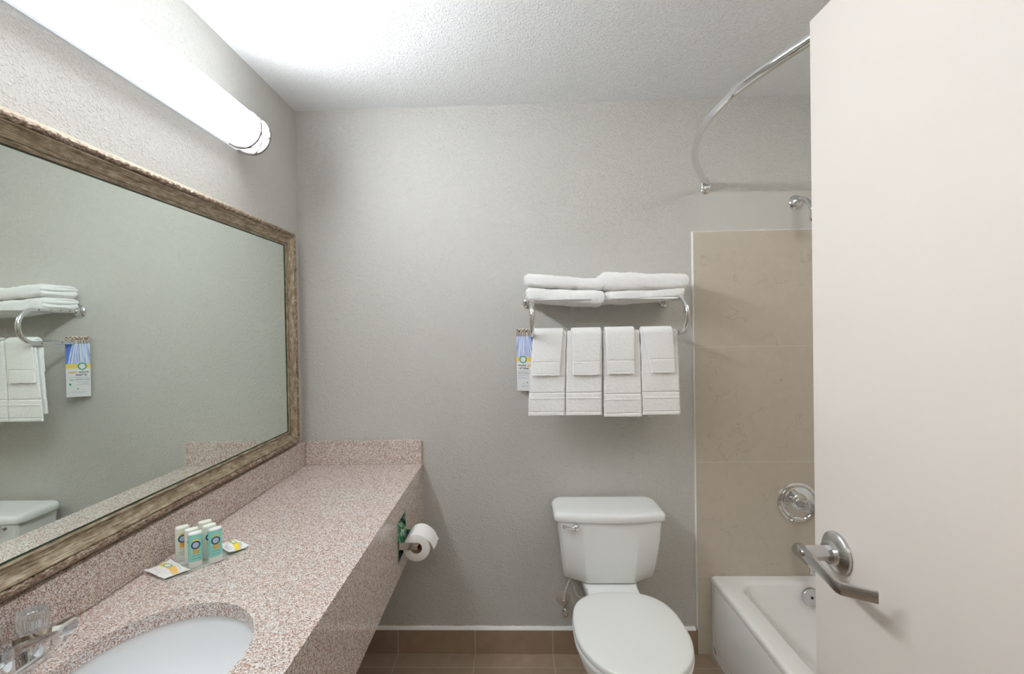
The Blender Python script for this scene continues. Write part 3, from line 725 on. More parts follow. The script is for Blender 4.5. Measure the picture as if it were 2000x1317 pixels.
# ================================================================== TOWEL RACK
rk = thing('towel_rack', 'chrome wall towel shelf with hanging bars above the toilet', 'towel rack', (0.36, D, 1.38))
ZS, ZH, RT = 1.5255, 1.389, 0.0092
XA, XB = 0.0735, 0.652
RODY = (1.828, 1.878, 1.920, 1.961); BARY = (1.837, 1.923)
for X_ in (XA, XB):
    dx = 0.0
    cz = (ZS+ZH)/2; rr = (ZS-ZH)/2
    pts = [(X_, D-0.004, ZS), (X_, 1.90, ZS)]+[(X_, 1.822-rr*math.sin(PI*k/20), cz+rr*math.cos(PI*k/20)) for k in range(21)]+[(X_, 1.90, ZH), (X_, 1.985 if X_ == XA else 1.985, ZH)]
    bm = bmesh.new(); tube(bm, pts, RT, 20); br = link('bracket', bm, 'chrome', rk, ang=50)
    bm = bmesh.new(); lathe(bm, [(0.0, 0.0), (0.029, 0.0), (0.030, 0.003), (0.0275, 0.008), (0.021, 0.012), (0.017, 0.013), (0.0145, 0.018), (0.0125, 0.026), (0.0, 0.026)], (X_, D, ZS), (0, -1, 0), 36); link('rosette', bm, 'chrome', rk, ang=40)
    sx = -1 if X_ == XA else 1
    for yy, zz in [(y, ZS) for y in RODY]+[(y, ZH) for y in BARY]:
        bm = bmesh.new(); lathe(bm, [(0.0034, 0.0), (0.0034, 0.0010), (0.0020, 0.0018), (0.0, 0.0018)], (X_+sx*(RT-0.0004), yy, zz), (sx, 0, 0), 14); link('screw', bm, 'copper', br)
for yy in RODY: bm = bmesh.new(); tube(bm, [(XA, yy, ZS-0.002), (XB, yy, ZS-0.002)], 0.0034, 12); link('shelf_rod', bm, 'chrome', rk)
for yy in BARY: bm = bmesh.new(); tube(bm, [(XA, yy, ZH), (XB, yy, ZH)], 0.0042, 12); link('towel_bar', bm, 'chrome', rk)

# ---- shelf towels: a folded strip seen end on, extruded along x
def folded_towel(label, x0, x1, z0, h0, h1, y0, y1, seed, sag=0.0, xi=0.0, layers=3, bulge=0.0):
    nx = 46
    T = 1.0/layers
    # centre line in unit coords (u depth 0 front..1 back, w height 0..1)
    root = None
    bm = bmesh.new(); secs = []
    half = T*0.5*0.94
    cl = []
    seq = []
    for l_ in range(layers):
        w = (l_+0.5)*T; uu = [0.06+0.88*k/10 for k in range(11)]
        if l_ % 2 == 0: uu = uu[::-1]
        seq += [(u, w) for u in uu]
        if l_ < layers-1:
            ue = uu[-1]; sg = 1 if ue > 0.5 else -1
            for k in range(1, 6):
                a = -PI/2+PI*k/6; seq.append((ue+sg*0.06*math.cos(a), w+T/2+math.sin(a)*T/2))
    return seq
def cloth_block(label, x0, x1, zl, zr, hl, hr, y0, y1, seed, sag=0.0, group='folded bath towels on the rack shelf', skew=0.0, crease=True):
    """a folded towel: smooth fold on the front and back, layered ends with creases, soft sides"""
    NX, NP = 64, 72; secs = []
    lay = 3
    for i in range(NX+1):
        f = i/NX; x = x0+(x1-x0)*f
        e = min(f, 1-f)*abs(x1-x0); endr = 1-0.30*max(0, 1-e/0.012)**2*1.0
        zb = zl+(zr-zl)*f; h = (hl+(hr-hl)*f)*(1+0.06*noise.noise(Vector((x*9, seed, 0))))
        ring = []
        yc, ry = (y0+y1)/2, (y1-y0)/2*(1-0.02*(1-endr))
        for k in range(NP):
            a = 2*PI*k/NP; c, s_ = math.cos(a), math.sin(a)
            px = math.copysign(abs(c)**(2/7.0), c); pz = math.copysign(abs(s_)**(2/3.2), s_)
            y = yc+ry*px+skew*(f-0.5); zz = h/2*pz*endr
            # crease between layers on the back face and the ends
            if px > 0.5: y -= 0.010*math.exp(-((zz/h)/0.07)**2)*px
            nn = noise.noise(Vector((x*18, y*18, zz*26+seed*7)))*0.0045+noise.noise(Vector((x*55, y*60, zz*70+seed)))*0.0020
            z = zb+h/2+zz*1.0
            if s_ < 0 and sag: z -= sag*abs(s_)*math.sin(PI*min(1, max(0, f)))**0.7*math.exp(-((y-yc)/0.048)**2)
            ring.append((x+nn*0.5, y+nn*(c if abs(c) > 0.3 else 0.2), z+nn*s_))
        secs.append(ring)
    bm = bmesh.new(); R = loft(bm, secs, (False, False))
    # layered ends: inset spiral creases
    for end, sgn in ((0, -1), (NX, 1)):
        ring = R[end]; cen = sum((v.co for v in ring), Vector())/NP
        prev = ring; hh = (hl if end == 0 else hr)
        for q in (0.90, 0.78, 0.62, 0.45, 0.25, 0.1):
            cur = []
            for v in ring:
                p = cen+(v.co-cen)*q
                w = (p.z-cen.z)/hh; dpt = 0.004*(1-q)**0.3
                if crease: dpt -= 0.011*math.exp(-((w+0.02+0.05*math.sin(p.y*30+seed))/0.06)**2)+0.006*math.exp(-((w-0.24)/0.04)**2)*(1 if p.y > y0+0.06 else 0)
                cur.append(bm.verts.new((p.x+sgn*(dpt+0.002), p.y, p.z)))
            for k in range(NP): bm.faces.new((prev[k], prev[(k+1) % NP], cur[(k+1) % NP], cur[k]))
            prev = cur
        bm.faces.new(prev)
    o = link('bath_towel', bm, 'terry', origin=((x0+x1)/2, (y0+y1)/2, min(zl, zr)), ang=80)
    tag(o, label, 'towel', group); return o
cloth_block('folded white bath towel, lower left on the rack shelf', 0.0600, 0.3590, 1.5240, 1.4990, 0.056, 0.061, 1.8290, 1.994, 1.0, 0.006, skew=-0.014)
cloth_block('folded white bath towel, upper left on the rack shelf', 0.0535, 0.3560, 1.5790, 1.5590, 0.056, 0.047, 1.822, 1.992, 2.0)
cloth_block('folded white bath towel, lower right on the rack shelf', 0.3635, 0.6720, 1.5070, 1.5270, 0.051, 0.042, 1.833, 1.994, 3.0, 0.008)
cloth_block('folded white bath towel, upper right on the rack shelf with its end drooping', 0.3530, 0.6850, 1.5570, 1.5580, 0.077, 0.060, 1.822, 1.996, 4.0)

# ---- hanging towels: folded cloth over the front bar
def hang(name, label, top, bot, ztop, zbot, ybar, rbar, th, zback, seed, group, bands=(), taper=None, cat='towel', fringe=False, flare=0.0):
    """top/bot: (x0, x1) at the bar and at the hem"""
    NXX = 36; path = []
    zc = ztop-rbar-th
    n1 = 180
    for k in range(n1+1):
        z = zbot+(zc-zbot)*k/n1; path.append((ybar-rbar-th/2, z, 'f'))
    for k in range(1, 12):
        a = PI-PI*k/12; path.append((ybar+(rbar+th/2)*math.cos(a), zc+(rbar+th/2)*math.sin(a), 't'))
    for k in range(0, 31):
        z = zc+(zback-zc)*k/30; path.append((ybar+rbar+th/2, z, 'b'))
    bm = bmesh.new(); O = []; I = []
    def off(z):
        d = 0.0
        for zb_, w, amt in bands: d += amt*math.exp(-((z-zb_)/w)**2)
        return d
    for idx, (y, z, side) in enumerate(path):
        a = path[max(idx-1, 0)]; b = path[min(idx+1, len(path)-1)]
        tn = Vector((0, b[0]-a[0], b[1]-a[1])).normalized(); nr = Vector((0, -tn.z, tn.y))
        f = min(1, max(0, (ztop-z)/(ztop-zbot))); xl = top[0]+(bot[0]-top[0])*f**0.8; xr = top[1]+(bot[1]-top[1])*f**0.8
        ro, ri = [], []
        for j in range(NXX+1):
            g = j/NXX; x = xl+(xr-xl)*g
            edge = min(g, 1-g)*(xr-xl); rnd = math.sqrt(max(0.0, 1-max(0, 1-edge/(th*0.55))**2))
            t_ = th/2*rnd
            amp = min(1, f*2.2)
            wave = 0.0030*amp*noise.noise(Vector((x*26, z*3.5, seed)))+0.0009*noise.noise(Vector((x*110, z*90, seed)))
            sx_ = 0.0016*noise.noise(Vector((z*26, g*2, seed+9)))+0.0008*noise.noise(Vector((z*160, 3, seed+9)))
            p = Vector((x+sx_, y, z))
            o_ = off(z) if side == 'f' else 0
            if fringe and side == 'f' and z < zbot+0.011: o_ += 0.0012*math.sin(x*1500)
            ro.append(bm.verts.new(p+nr*(t_+o_*rnd)+Vector((0, -wave if side == 'f' else wave*0.4, 0))))
            ri.append(bm.verts.new(p-nr*t_+Vector((0, -wave if side == 'f' else wave*0.4, 0))))
        O.append(ro); I.append(ri)
    N = len(path)
    for i in range(N-1):
        for j in range(NXX):
            bm.faces.new((O[i][j], O[i][j+1], O[i+1][j+1], O[i+1][j])); bm.faces.new((I[i][j], I[i+1][j], I[i+1][j+1], I[i][j+1]))
        bm.faces.new((O[i][0], O[i+1][0], I[i+1][0], I[i][0])); bm.faces.new((O[i][NXX], I[i][NXX], I[i+1][NXX], O[i+1][NXX]))
    for e in (0, N-1):
        for j in range(NXX): bm.faces.new((O[e][j], I[e][j], I[e][j+1], O[e][j+1]))
    bmesh.ops.remove_doubles(bm, verts=bm.verts, dist=1e-6)
    o = link(name, bm, 'terry', origin=((top[0]+top[1])/2, ybar, zbot), ang=80)
    return tag(o, label, cat, group)
YB, RB = BARY[0], 0.0045
hb = lambda zb: ((zb+0.088, 0.0020, -0.0042), (zb+0.066, 0.0018, 0.0026), (zb+0.0125, 0.0018, -0.0028))
GH = 'hand towels hanging from the rack bar'; GW = 'washcloths hanging over the hand towels'
zt0 = ZH+RB+0.011
hang('hand_towel', 'long white hand towel at the left end of the bar, next to the leaflet', (0.0830, 0.2110), (0.0545, 0.1985), zt0, 1.0735, YB, RB, 0.010, 1.10, 1, GH, hb(1.0735), fringe=True)
hang('hand_towel', 'long white hand towel second from the leaflet', (0.2125, 0.3490), (0.2010, 0.3430), zt0-0.001, 1.0730, YB, RB, 0.010, 1.10, 2, GH, hb(1.0730), fringe=True)
hang('hand_towel', 'long white hand towel third from the leaflet, lowest hem of the four', (0.3510, 0.4930), (0.3515, 0.4990), zt0-0.001, 1.0655, YB, RB, 0.010, 1.10, 3, GH, hb(1.0655), fringe=True)
h4 = hang('hand_towel', 'long white hand towel nearest the shower tiles, small tag below its hem', (0.4950, 0.6380), (0.5010, 0.6470), zt0, 1.0715, YB, RB, 0.010, 1.10, 4, GH, hb(1.0715), fringe=True)
bm = bmesh.new(); box(bm, (0.527, YB+0.0060, 1.0580), (0.551, YB+0.0068, 1.108)); link('care_tag', bm, 'white', h4)
wb = lambda zb: ((zb+0.052, 0.0018, -0.0026), (zb+0.006, 0.0015, -0.0012))
r2_ = RB+0.0110
zt1 = ZH+r2_+0.011
hang('washcloth', 'small white washcloth hanging over the hand towel nearest the leaflet', (0.0830, 0.2000), (0.0745, 0.1815), zt1, 1.2305, YB, r2_, 0.010, 1.27, 5, GW, wb(1.2305))
hang('washcloth', 'small white washcloth hanging over the second hand towel from the leaflet', (0.2290, 0.3470), (0.2310, 0.3360), zt1, 1.2310, YB, r2_, 0.010, 1.27, 6, GW, wb(1.2310))
hang('washcloth', 'small white washcloth hanging over the third hand towel from the leaflet', (0.3580, 0.4740), (0.3640, 0.4700), zt1+0.001, 1.2330, YB, r2_, 0.010, 1.27, 7, GW, wb(1.2330))
hang('washcloth', 'small white washcloth slanting over the hand towel nearest the shower tiles', (0.4960, 0.6200), (0.5340, 0.6260), zt1, 1.2360, YB, r2_, 0.010, 1.27, 8, GW, wb(1.2360))

# ================================================================== LEAFLET
lf = thing('hanging_leaflet', 'narrow printed leaflet with shower picture hanging on the rack bar end', 'leaflet', (0.055, 1.985, 1.149))
LA = Vector((0.0150, 1.9990, 0)); LBv = Vector((0.0980, 1.9690, 0)); lu = (LBv-LA).normalized(); ln = Vector((lu.y, -lu.x, 0)); LW = (LBv-LA).length; LZ0, LZ1 = 1.149, 1.4145; LH = LZ1-LZ0
def lp(u, v, off=0.0): return tuple(LA+lu*u+ln*(0.0006+off)+Vector((0, 0, LZ0+v)))
bm = bmesh.new(); hu = (XA-LA.x)/lu.x; hv = ZH-LZ0
hole = [(hu+0.0105*math.cos(2*PI*k/24), hv+0.0105*math.sin(2*PI*k/24)) for k in range(24)]
holed_plate(bm, rrect(0, 0, LW, LH, 0.004, 4), [hole], lambda u, v, t_: tuple(LA+lu*u+ln*t_+Vector((0, 0, LZ0+v))), 0.0, 0.0006)
link('card', bm, 'white ink', lf)
t = NT('water picture').set(Roughness=0.3); _v = t.co('UV'); _s = t.n('SeparateXYZ'); t.l(_v, _s.inputs[0])
# streaks radiating from above
_u = t.math('DIVIDE', t.math('SUBTRACT', _s.outputs[0], 0.42), t.math('SUBTRACT', 2.1, t.math('MULTIPLY', _s.outputs[1], 1.0)))
_c = t.n('CombineXYZ'); t.l(t.math('MULTIPLY', _u, 34.0), _c.inputs[0]); t.l(t.math('MULTIPLY', _s.outputs[1], 0.6), _c.inputs[1])
_n = t.noise(_c.outputs[0], 1.6, 3, 0.6)
_w = t.ramp(_n.outputs[0], [(0.36, (0.10, 0.20, 0.62)), (0.48, (0.42, 0.52, 0.80)), (0.6, (0.85, 0.87, 0.92))])
_bl = t.mix(t.math('GREATER_THAN', t.math('ADD', t.math('MULTIPLY', _s.outputs[0], 1.0), t.math('MULTIPLY', _s.outputs[1], 0.30)), 0.93), _w, (0.12, 0.22, 0.62, 1))
_d = t.ramp(_n.outputs[0], [(0.45, (0.02, 0.01, 0.12)), (0.55, (0.62, 0.56, 0.42))])
_c2 = t.mix(t.math('GREATER_THAN', _s.outputs[1], 0.74), _bl, _d)
_top = t.noise(t.co('UV', (9, 18, 1)), 1.5, 2); _d2 = t.ramp(_top.outputs[0], [(0.4, (0.05, 0.03, 0.03)), (0.5, (0.35, 0.24, 0.16)), (0.6, (0.75, 0.68, 0.58))])
_c3 = t.mix(t.math('GREATER_THAN', _s.outputs[1], 0.88), _c2, _d2); t.color(_c3); MT['water'] = t.m
def lplate(u0, v0, u1, v1, mat, name, off=0.0002, par=None, hole_=None):
    bm = bmesh.new(); uvl = bm.loops.layers.uv.new('UV')
    if hole_:
        n = 16
        holed_plate(bm, [(u0, v0), (u1, v0), (u1, v1), (u0, v1)], [hole_], lambda u, v, t_: lp(u, v, t_), off, off+0.00005)
    else: quad(bm, lp(u0, v0, off), lp(u1, v0, off), lp(u1, v1, off), lp(u0, v1, off))
    for f in bm.faces:
        for l_ in f.loops:
            d = Vector(l_.vert.co)-LA; l_[uvl].uv = ((d.dot(lu)-u0)/(u1-u0), (l_.vert.co.z-LZ0-v0)/(v1-v0))
    return link(name, bm, mat, par or lf)
vb0, vb1 = 0.1250, 0.1435
lplate(0, vb1, LW, LH-0.0015, 'water', 'shower_picture', hole_=hole)
lplate(0, vb0, LW, vb1, 'yellow ink', 'gold_band')
def ldisc(cu, cv, r0, r1, mat, name, off, par=None):
    bm = bmesh.new(); n = 36
    if r0 == 0:
        bm.faces.new([bm.verts.new(lp(cu+r1*math.cos(2*PI*k/n), cv+r1*math.sin(2*PI*k/n), off)) for k in range(n)])
    else:
        R = [[bm.verts.new(lp(cu+r*math.cos(2*PI*k/n), cv+r*math.sin(2*PI*k/n), off)) for k in range(n)] for r in (r0, r1)]
        for k in range(n): bm.faces.new((R[0][k], R[0][(k+1) % n], R[1][(k+1) % n], R[1][k]))
    return link(name, bm, mat, par or lf)
cu, cv = 0.0290, 0.1335
em = ldisc(cu, cv, 0.0115, 0.0160, 'green ink', 'emblem', 0.0006); ldisc(cu, cv, 0, 0.0116, 'white ink', 'emblem_centre', 0.0005, em)
bm = bmesh.new()
for a0, a1, r in ((2.4, 3.0, 0.0072), (5.6, 6.2, 0.0072), (4.5, 4.8, 0.0060), (1.2, 1.8, 0.0078)):
    for k in range(4):
        a = a0+(a1-a0)*k/4; b = a0+(a1-a0)*(k+1)/4
        quad(bm, *[lp(cu+q*math.cos(w), cv+q*math.sin(w), 0.0008) for w, q in ((a, r), (b, r), (b, r+0.0016), (a, r+0.0016))])
mcol('violet ink', (0.20, 0.15, 0.45), 0.4); link('emblem_marks', bm, 'violet ink', em)
mcol('black ink', (0.04, 0.05, 0.08), 0.5); mcol('grey ink', (0.42, 0.45, 0.52), 0.5); mcol('amber ink', (0.75, 0.42, 0.05), 0.5)
def ltext(body, u, v, size, mat, name, shear=0.0, bold=0.0):
    cu_ = bpy.data.curves.new('t', 'FONT'); cu_.body = body; cu_.size = size; cu_.shear = shear; cu_.offset = bold
    ob = bpy.data.objects.new('t', cu_); COL.objects.link(ob); bpy.context.view_layer.update()
    me = bpy.data.meshes.new_from_object(ob.evaluated_get(bpy.context.evaluated_depsgraph_get()))
    bm = bmesh.new(); bm.from_mesh(me); bpy.data.objects.remove(ob); bpy.data.curves.remove(cu_); bpy.data.meshes.remove(me)
    for v_ in bm.verts: v_.co = Vector(lp(u+v_.co.x, v+v_.co.y, 0.0004))
    return link(name, bm, mat, lf)
ltext('Another', 0.0060, 0.1050, 0.0110, 'black ink', 'lettering', bold=0.00025)
ltext('Splash', 0.0480, 0.1050, 0.0125, 'amber ink', 'splash_lettering', 0.2, 0.0002)
ltext('of Value', 0.0120, 0.0925, 0.0125, 'black ink', 'lettering', bold=0.0003)
ltext('Features of the Shower include:', 0.0050, 0.0735, 0.0055, 'black ink', 'lettering', bold=0.0001)
bm = bmesh.new(); quad(bm, lp(0.048, 0.1015, 0.0004), lp(0.080, 0.1040, 0.0004), lp(0.080, 0.1052, 0.0004), lp(0.048, 0.1025, 0.0004)); link('underline', bm, 'amber ink', lf)
bm = bmesh.new()
for u0, u1, v in ((0.005, 0.078, 0.0850), (0.005, 0.055, 0.0815), (0.005, 0.052, 0.0655), (0.005, 0.030, 0.0620), (0.005, 0.044, 0.0560), (0.005, 0.053, 0.0520), (0.024, 0.036, 0.0320), (0.015, 0.074, 0.0210), (0.022, 0.066, 0.0165)):
    quad(bm, lp(u0, v, 0.0004), lp(u1, v, 0.0004), lp(u1, v+0.0011, 0.0004), lp(u0, v+0.0011, 0.0004))
link('fine_print', bm, 'grey ink', lf)
lplate(0.070, 0.050, 0.077, 0.059, 'green ink', 'small_square', 0.0004); lplate(0.043, 0.033, 0.050, 0.037, 'leaf green', 'leaf_mark', 0.0004)

# ================================================================== TOILET
TC = 0.3675
tl = thing('toilet', 'white two-piece toilet with closed lid against the back wall', 'toilet', (TC, 1.62, 0))
YT = 1.992
def tank_sec(z, hw, yf, cdx, cdy, bow=0.006, r=0.02):
    v = [(TC+hw, YT), (TC-hw, YT), (TC-hw, yf+cdy), (TC-hw+cdx, yf), (TC, yf-bow), (TC+hw-cdx, yf), (TC+hw, yf+cdy)]
    return [(x, y, z) for x, y in rpoly(v, [0.02, 0.02, r, 0.03, 0.3, 0.03, r], 7)]
bm = bmesh.new()
secs = [tank_sec(0.406, 0.160, 1.838, 0.075, 0.036, 0.002), tank_sec(0.409, 0.172, 1.826, 0.083, 0.048, 0.002), tank_sec(0.418, 0.1795, 1.818, 0.086, 0.048, 0.002), tank_sec(0.46, 0.184, 1.813, 0.088, 0.032, 0.002), tank_sec(0.52, 0.190, 1.809, 0.089, 0.018, 0.002), tank_sec(0.58, 0.196, 1.806, 0.090, 0.009, 0.003), tank_sec(0.665, 0.2025, 1.804, 0.090, 0.009, 0.005)]
loft(bm, secs); link('tank', bm, 'porcelain', tl, ang=40)
def lid_sec(z, g):
    v = [(TC+0.206-g, YT+0.004-g*0.3), (TC-0.206+g, YT+0.004-g*0.3), (TC-0.218+g, 1.955), (TC-0.218+g, 1.812+g), (TC-0.11, 1.795+g), (TC, 1.790+g), (TC+0.11, 1.795+g), (TC+0.218-g, 1.812+g), (TC+0.218-g, 1.955)]
    return [(x, y, z) for x, y in rpoly(v, [0.03, 0.03, 0.05, 0.022, 0.3, 0.5, 0.3, 0.022, 0.05], 6)]
bm = bmesh.new(); loft(bm, [lid_sec(0.657, 0.008), lid_sec(0.657, 0.003), lid_sec(0.6615, 0.0), lid_sec(0.676, 0.0005), lid_sec(0.684, 0.003), lid_sec(0.6895, 0.009), lid_sec(0.692, 0.020), lid_sec(0.693, 0.06)]); link('tank_lid', bm, 'porcelain', tl, ang=60)
# lever
bm = bmesh.new(); lathe(bm, [(0.0125, 0.0), (0.0135, 0.006), (0.0125, 0.013), (0.008, 0.018), (0.0, 0.0195)], (0.2320, 1.806, 0.6420), (0, -1, 0), 20)
pts = smooth_path([(0.232, 1.797, 0.642), (0.215, 1.791, 0.6425), (0.198, 1.786, 0.6475), (0.181, 1.783, 0.6520)], 6)
tube(bm, pts, 0.006, 14, True, [0.0095-0.0035*min(1, i/6)+0.0014*max(0, (i-10)/8) for i in range(len(pts))]); link('flush_lever', bm, 'chrome', tl, ang=60)
# seat outline
def seat_sec(z, g=0.0, n=80, hw=0.183, yf=1.288, yb=1.733, ym=1.510):
    out = []
    for k in range(n):
        a = 2*PI*k/n; c, s_ = math.cos(a), math.sin(a)
        if s_ < 0: x = (hw-g)*c; y = ym+(ym-yf-g)*s_
        else:
            p = 2.9; x = (hw-g)*math.copysign(abs(c)**(2/p), c); y = ym+(yb-ym-g)*abs(s_)**(2/p)
        out.append((TC+x, y, z))
    return out
bm = bmesh.new(); loft(bm, [seat_sec(0.4115, 0.004), seat_sec(0.4125, 0.0005), seat_sec(0.417, 0), seat_sec(0.426, 0.001), seat_sec(0.4300, 0.005), seat_sec(0.4325, 0.014), seat_sec(0.4345, 0.05), seat_sec(0.4355, 0.10)]); link('seat_lid', bm, 'seat', tl, ang=60)
bm = bmesh.new(); loft(bm, [seat_sec(0.392, 0.004), seat_sec(0.393, 0.0), seat_sec(0.405, -0.0015), seat_sec(0.4105, 0.003)]); link('seat', bm, 'seat', tl, ang=60)
for s_ in (-1, 1):
    bm = bmesh.new(); loft(bm, [[(x, y, z) for x, y in rrect(TC+s_*0.070-0.020+g, 1.716+g, TC+s_*0.070+0.020-g, 1.748-g, 0.006)] for z, g in ((0.400, 0.0), (0.412, 0.0), (0.415, 0.003))]); link('hinge', bm, 'seat', tl)
# bowl
bm = bmesh.new(); secs = []
def bsec(z, hw, yf, yb, ym): return seat_sec(z, 0, 80, hw, yf, yb, ym)
secs = [bsec(0.0, 0.112, 1.44, 1.86, 1.62), bsec(0.012, 0.113, 1.438, 1.862, 1.62), bsec(0.05, 0.105, 1.445, 1.855, 1.62), bsec(0.14, 0.098, 1.440, 1.86, 1.63), bsec(0.22, 0.112, 1.405, 1.87, 1.60), bsec(0.29, 0.145, 1.345, 1.87, 1.55), bsec(0.345, 0.168, 1.308, 1.84, 1.52), bsec(0.380, 0.176, 1.297, 1.80, 1.51), bsec(0.390, 0.174, 1.300, 1.79, 1.51)]
loft(bm, secs); link('bowl', bm, 'porcelain', tl, ang=60)
bm = bmesh.new(); secs = []
for z, g in ((0.300, 0.030), (0.36, 0.006), (0.398, 0.0), (0.4035, 0.003), (0.4055, 0.008)):
    secs.append([(x, y, z) for x, y in rpoly([(TC-0.100+g, 1.700), (TC+0.100-g, 1.700), (TC+0.100-g, 1.80), (TC+0.115-g, 1.965-g), (TC-0.115+g, 1.965-g), (TC-0.100+g, 1.80)], [0.01, 0.01, 0.02, 0.02, 0.02, 0.02], 5)])
loft(bm, secs); link('deck', bm, 'porcelain', tl, ang=50)
# water supply
sv = thing('water_stop_valve', 'small water shutoff valve with hose on the wall left of the toilet', 'valve', (0.199, D, 0.20))
bm = bmesh.new(); lathe(bm, [(0.0, 0.0), (0.031, 0.0), (0.030, 0.003), (0.020, 0.007), (0.010, 0.009), (0.0, 0.009)], (0.199, D, 0.238), (0, -1, 0), 32); link('escutcheon', bm, 'mineral', sv)
bm = bmesh.new(); tube(bm, [(0.199, D-0.006, 0.238), (0.199, 1.955, 0.238)], 0.0065, 14); tube(bm, [(0.199, 1.962, 0.226), (0.199, 1.962, 0.262)], 0.0085, 14)
lathe(bm, [(0.0095, 0.0), (0.0110, 0.003), (0.0110, 0.010), (0.0085, 0.013)], (0.199, 1.962, 0.254), (0, 0, 1), 6); link('valve_body', bm, 'chrome', sv)
bm = bmesh.new(); loft(bm, [[(0.199+0.0135*s_*math.cos(2*PI*k/20), y, 0.222+0.021*s_*math.sin(2*PI*k/20)) for k in range(20)] for y, s_ in ((1.945, 0.5), (1.943, 0.95), (1.939, 1.0), (1.934, 0.9), (1.932, 0.4))]); link('handle', bm, 'chrome', sv, ang=60)
bm = bmesh.new(); tube(bm, smooth_path([(0.199, 1.962, 0.264), (0.201, 1.962, 0.290), (0.213, 1.960, 0.325), (0.228, 1.958, 0.360), (0.230, 1.955, 0.385), (0.236, 1.952, 0.350), (0.246, 1.950, 0.300), (0.270, 1.950, 0.278), (0.296, 1.952, 0.290), (0.303, 1.955, 0.330), (0.300, 1.955, 0.38)], 8), 0.0055, 12); link('supply_hose', bm, 'hosem', sv, ang=70)

# ================================================================== BATHTUB
tb = thing('bathtub', 'white enamel bathtub beside the toilet under the beige tiles', 'bathtub', (1.20, 1.25, 0))
X0, X1, Yn, Yf, ZR = 0.830, XR-TT, 0.497, D-TT, 0.343
def rr_(x0, y0, x1, y1, r, z): return [(x, y, z) for x, y in rrect(x0, y0, x1, y1, r, 10)]
secs = [rr_(X0+0.004, Yn, X1, Yf, 0.002, 0.0), rr_(X0+0.004, Yn, X1, Yf, 0.002, 0.30), rr_(X0+0.001, Yn, X1, Yf, 0.003, 0.315), rr_(X0, Yn, X1, Yf, 0.004, 0.328), rr_(X0+0.002, Yn, X1, Yf, 0.006, 0.337), rr_(X0+0.008, Yn+0.004, X1-0.004, Yf-0.003, 0.010, 0.342), rr_(X0+0.018, Yn+0.01, X1-0.01, Yf-0.008, 0.012, ZR),
        rr_(X0+0.070, Yn+0.075, X1-0.062, Yf-0.044, 0.085, ZR), rr_(X0+0.080, Yn+0.085, X1-0.070, Yf-0.053, 0.082, ZR-0.003), rr_(X0+0.087, Yn+0.093, X1-0.076, Yf-0.060, 0.080, ZR-0.012),
        rr_(X0+0.090, Yn+0.12, X1-0.086, Yf-0.074, 0.085, 0.26), rr_(X0+0.105, Yn+0.17, X1-0.100, Yf-0.090, 0.095, 0.15), rr_(X0+0.125, Yn+0.24, X1-0.120, Yf-0.115, 0.10, 0.085), rr_(X0+0.165, Yn+0.32, X1-0.160, Yf-0.165, 0.09, 0.062), rr_(X0+0.25, Yn+0.40, X1-0.25, Yf-0.28, 0.08, 0.058)]
bm = bmesh.new(); loft(bm, secs); link('tub_shell', bm, 'tub', tb, ang=50)
bm = bmesh.new(); secs = []
for x, g in ((X0+0.0045, 0.0), (X0+0.0022, 0.0015), (X0+0.0014, 0.006)):
    secs.append([(x, y, z) for y, z in rpoly([(Yn+0.04+g, 0.050+g), (Yf-0.022-g, 0.050+g), (Yf-0.022-g, 0.312), (Yn+0.04+g, 0.312)], [0.07, 0.07, 0.02, 0.02], 10)])
loft(bm, secs); link('apron_panel', bm, 'tub', tb, ang=50)
bm = bmesh.new()
for k in range(9):
    y = 1.992-0.0022*k-0.0003*(k % 3); z0 = 0.036-0.002*k; quad(bm, (X0+0.0035, y, z0), (X0+0.0035, y-0.0018, z0-0.001), (X0+0.0035, y-0.0016, z0+0.014+0.003*math.sin(k*2.3)), (X0+0.0035, y, z0+0.013+0.003*math.cos(k*1.7)))
link('black_mark', bm, 'dark', tb)['label'] = 'small black chipped mark low on the apron end'
bm = bmesh.new(); lathe(bm, [(0.0, 0.0), (0.034, 0.0), (0.0365, 0.003), (0.0365, 0.012), (0.034, 0.0150), (0.0, 0.0155)], (1.196, 1.9275, 0.2995), (0, -1, 0.10), 40); ov = link('overflow_plate', bm, 'chrome', tb, ang=40)
ov.data.materials[0] = MT['nickel']
bm = bmesh.new(); lathe(bm, [(0.0055, 0.0), (0.0055, 0.0015), (0.0, 0.0015)], (1.196, 1.9275-0.0150, 0.3010), (0, -1, 0.10), 12); link('screw', bm, 'dark', ov)

# spout, valve and shower
sp = thing('tub_spout', 'satin metal tub spout on the tile wall above the tub rim', 'faucet', (1.205, D-TT, 0.43))
bm = bmesh.new(); secs = []
for y, r, zc_, fl in ((D-TT, 0.029, 0.454, 1.0), (D-TT-0.02, 0.029, 0.454, 1.0), (D-TT-0.06, 0.0285, 0.451, 1.0), (D-TT-0.095, 0.0265, 0.446, 1.0), (D-TT-0.122, 0.022, 0.440, 0.95), (D-TT-0.135, 0.013, 0.434, 0.8)):
    secs.append([(1.200+r*math.cos(2*PI*k/28), y, zc_+r*fl*math.sin(2*PI*k/28)) for k in range(28)])
loft(bm, secs); link('spout_body', bm, 'nickel', sp, ang=50)
bm = bmesh.new(); tube(bm, [(1.200, D-TT-0.104, 0.445), (1.200, D-TT-0.105, 0.405)], 0.0175, 20); link('outlet', bm, 'chrome', sp)
vv = thing('shower_valve', 'round chrome shower valve plate with clear knob on the tiles', 'shower valve', (1.199, D-TT, 0.573))
VX, VZ, VY = 1.1975, 0.6590, D-TT
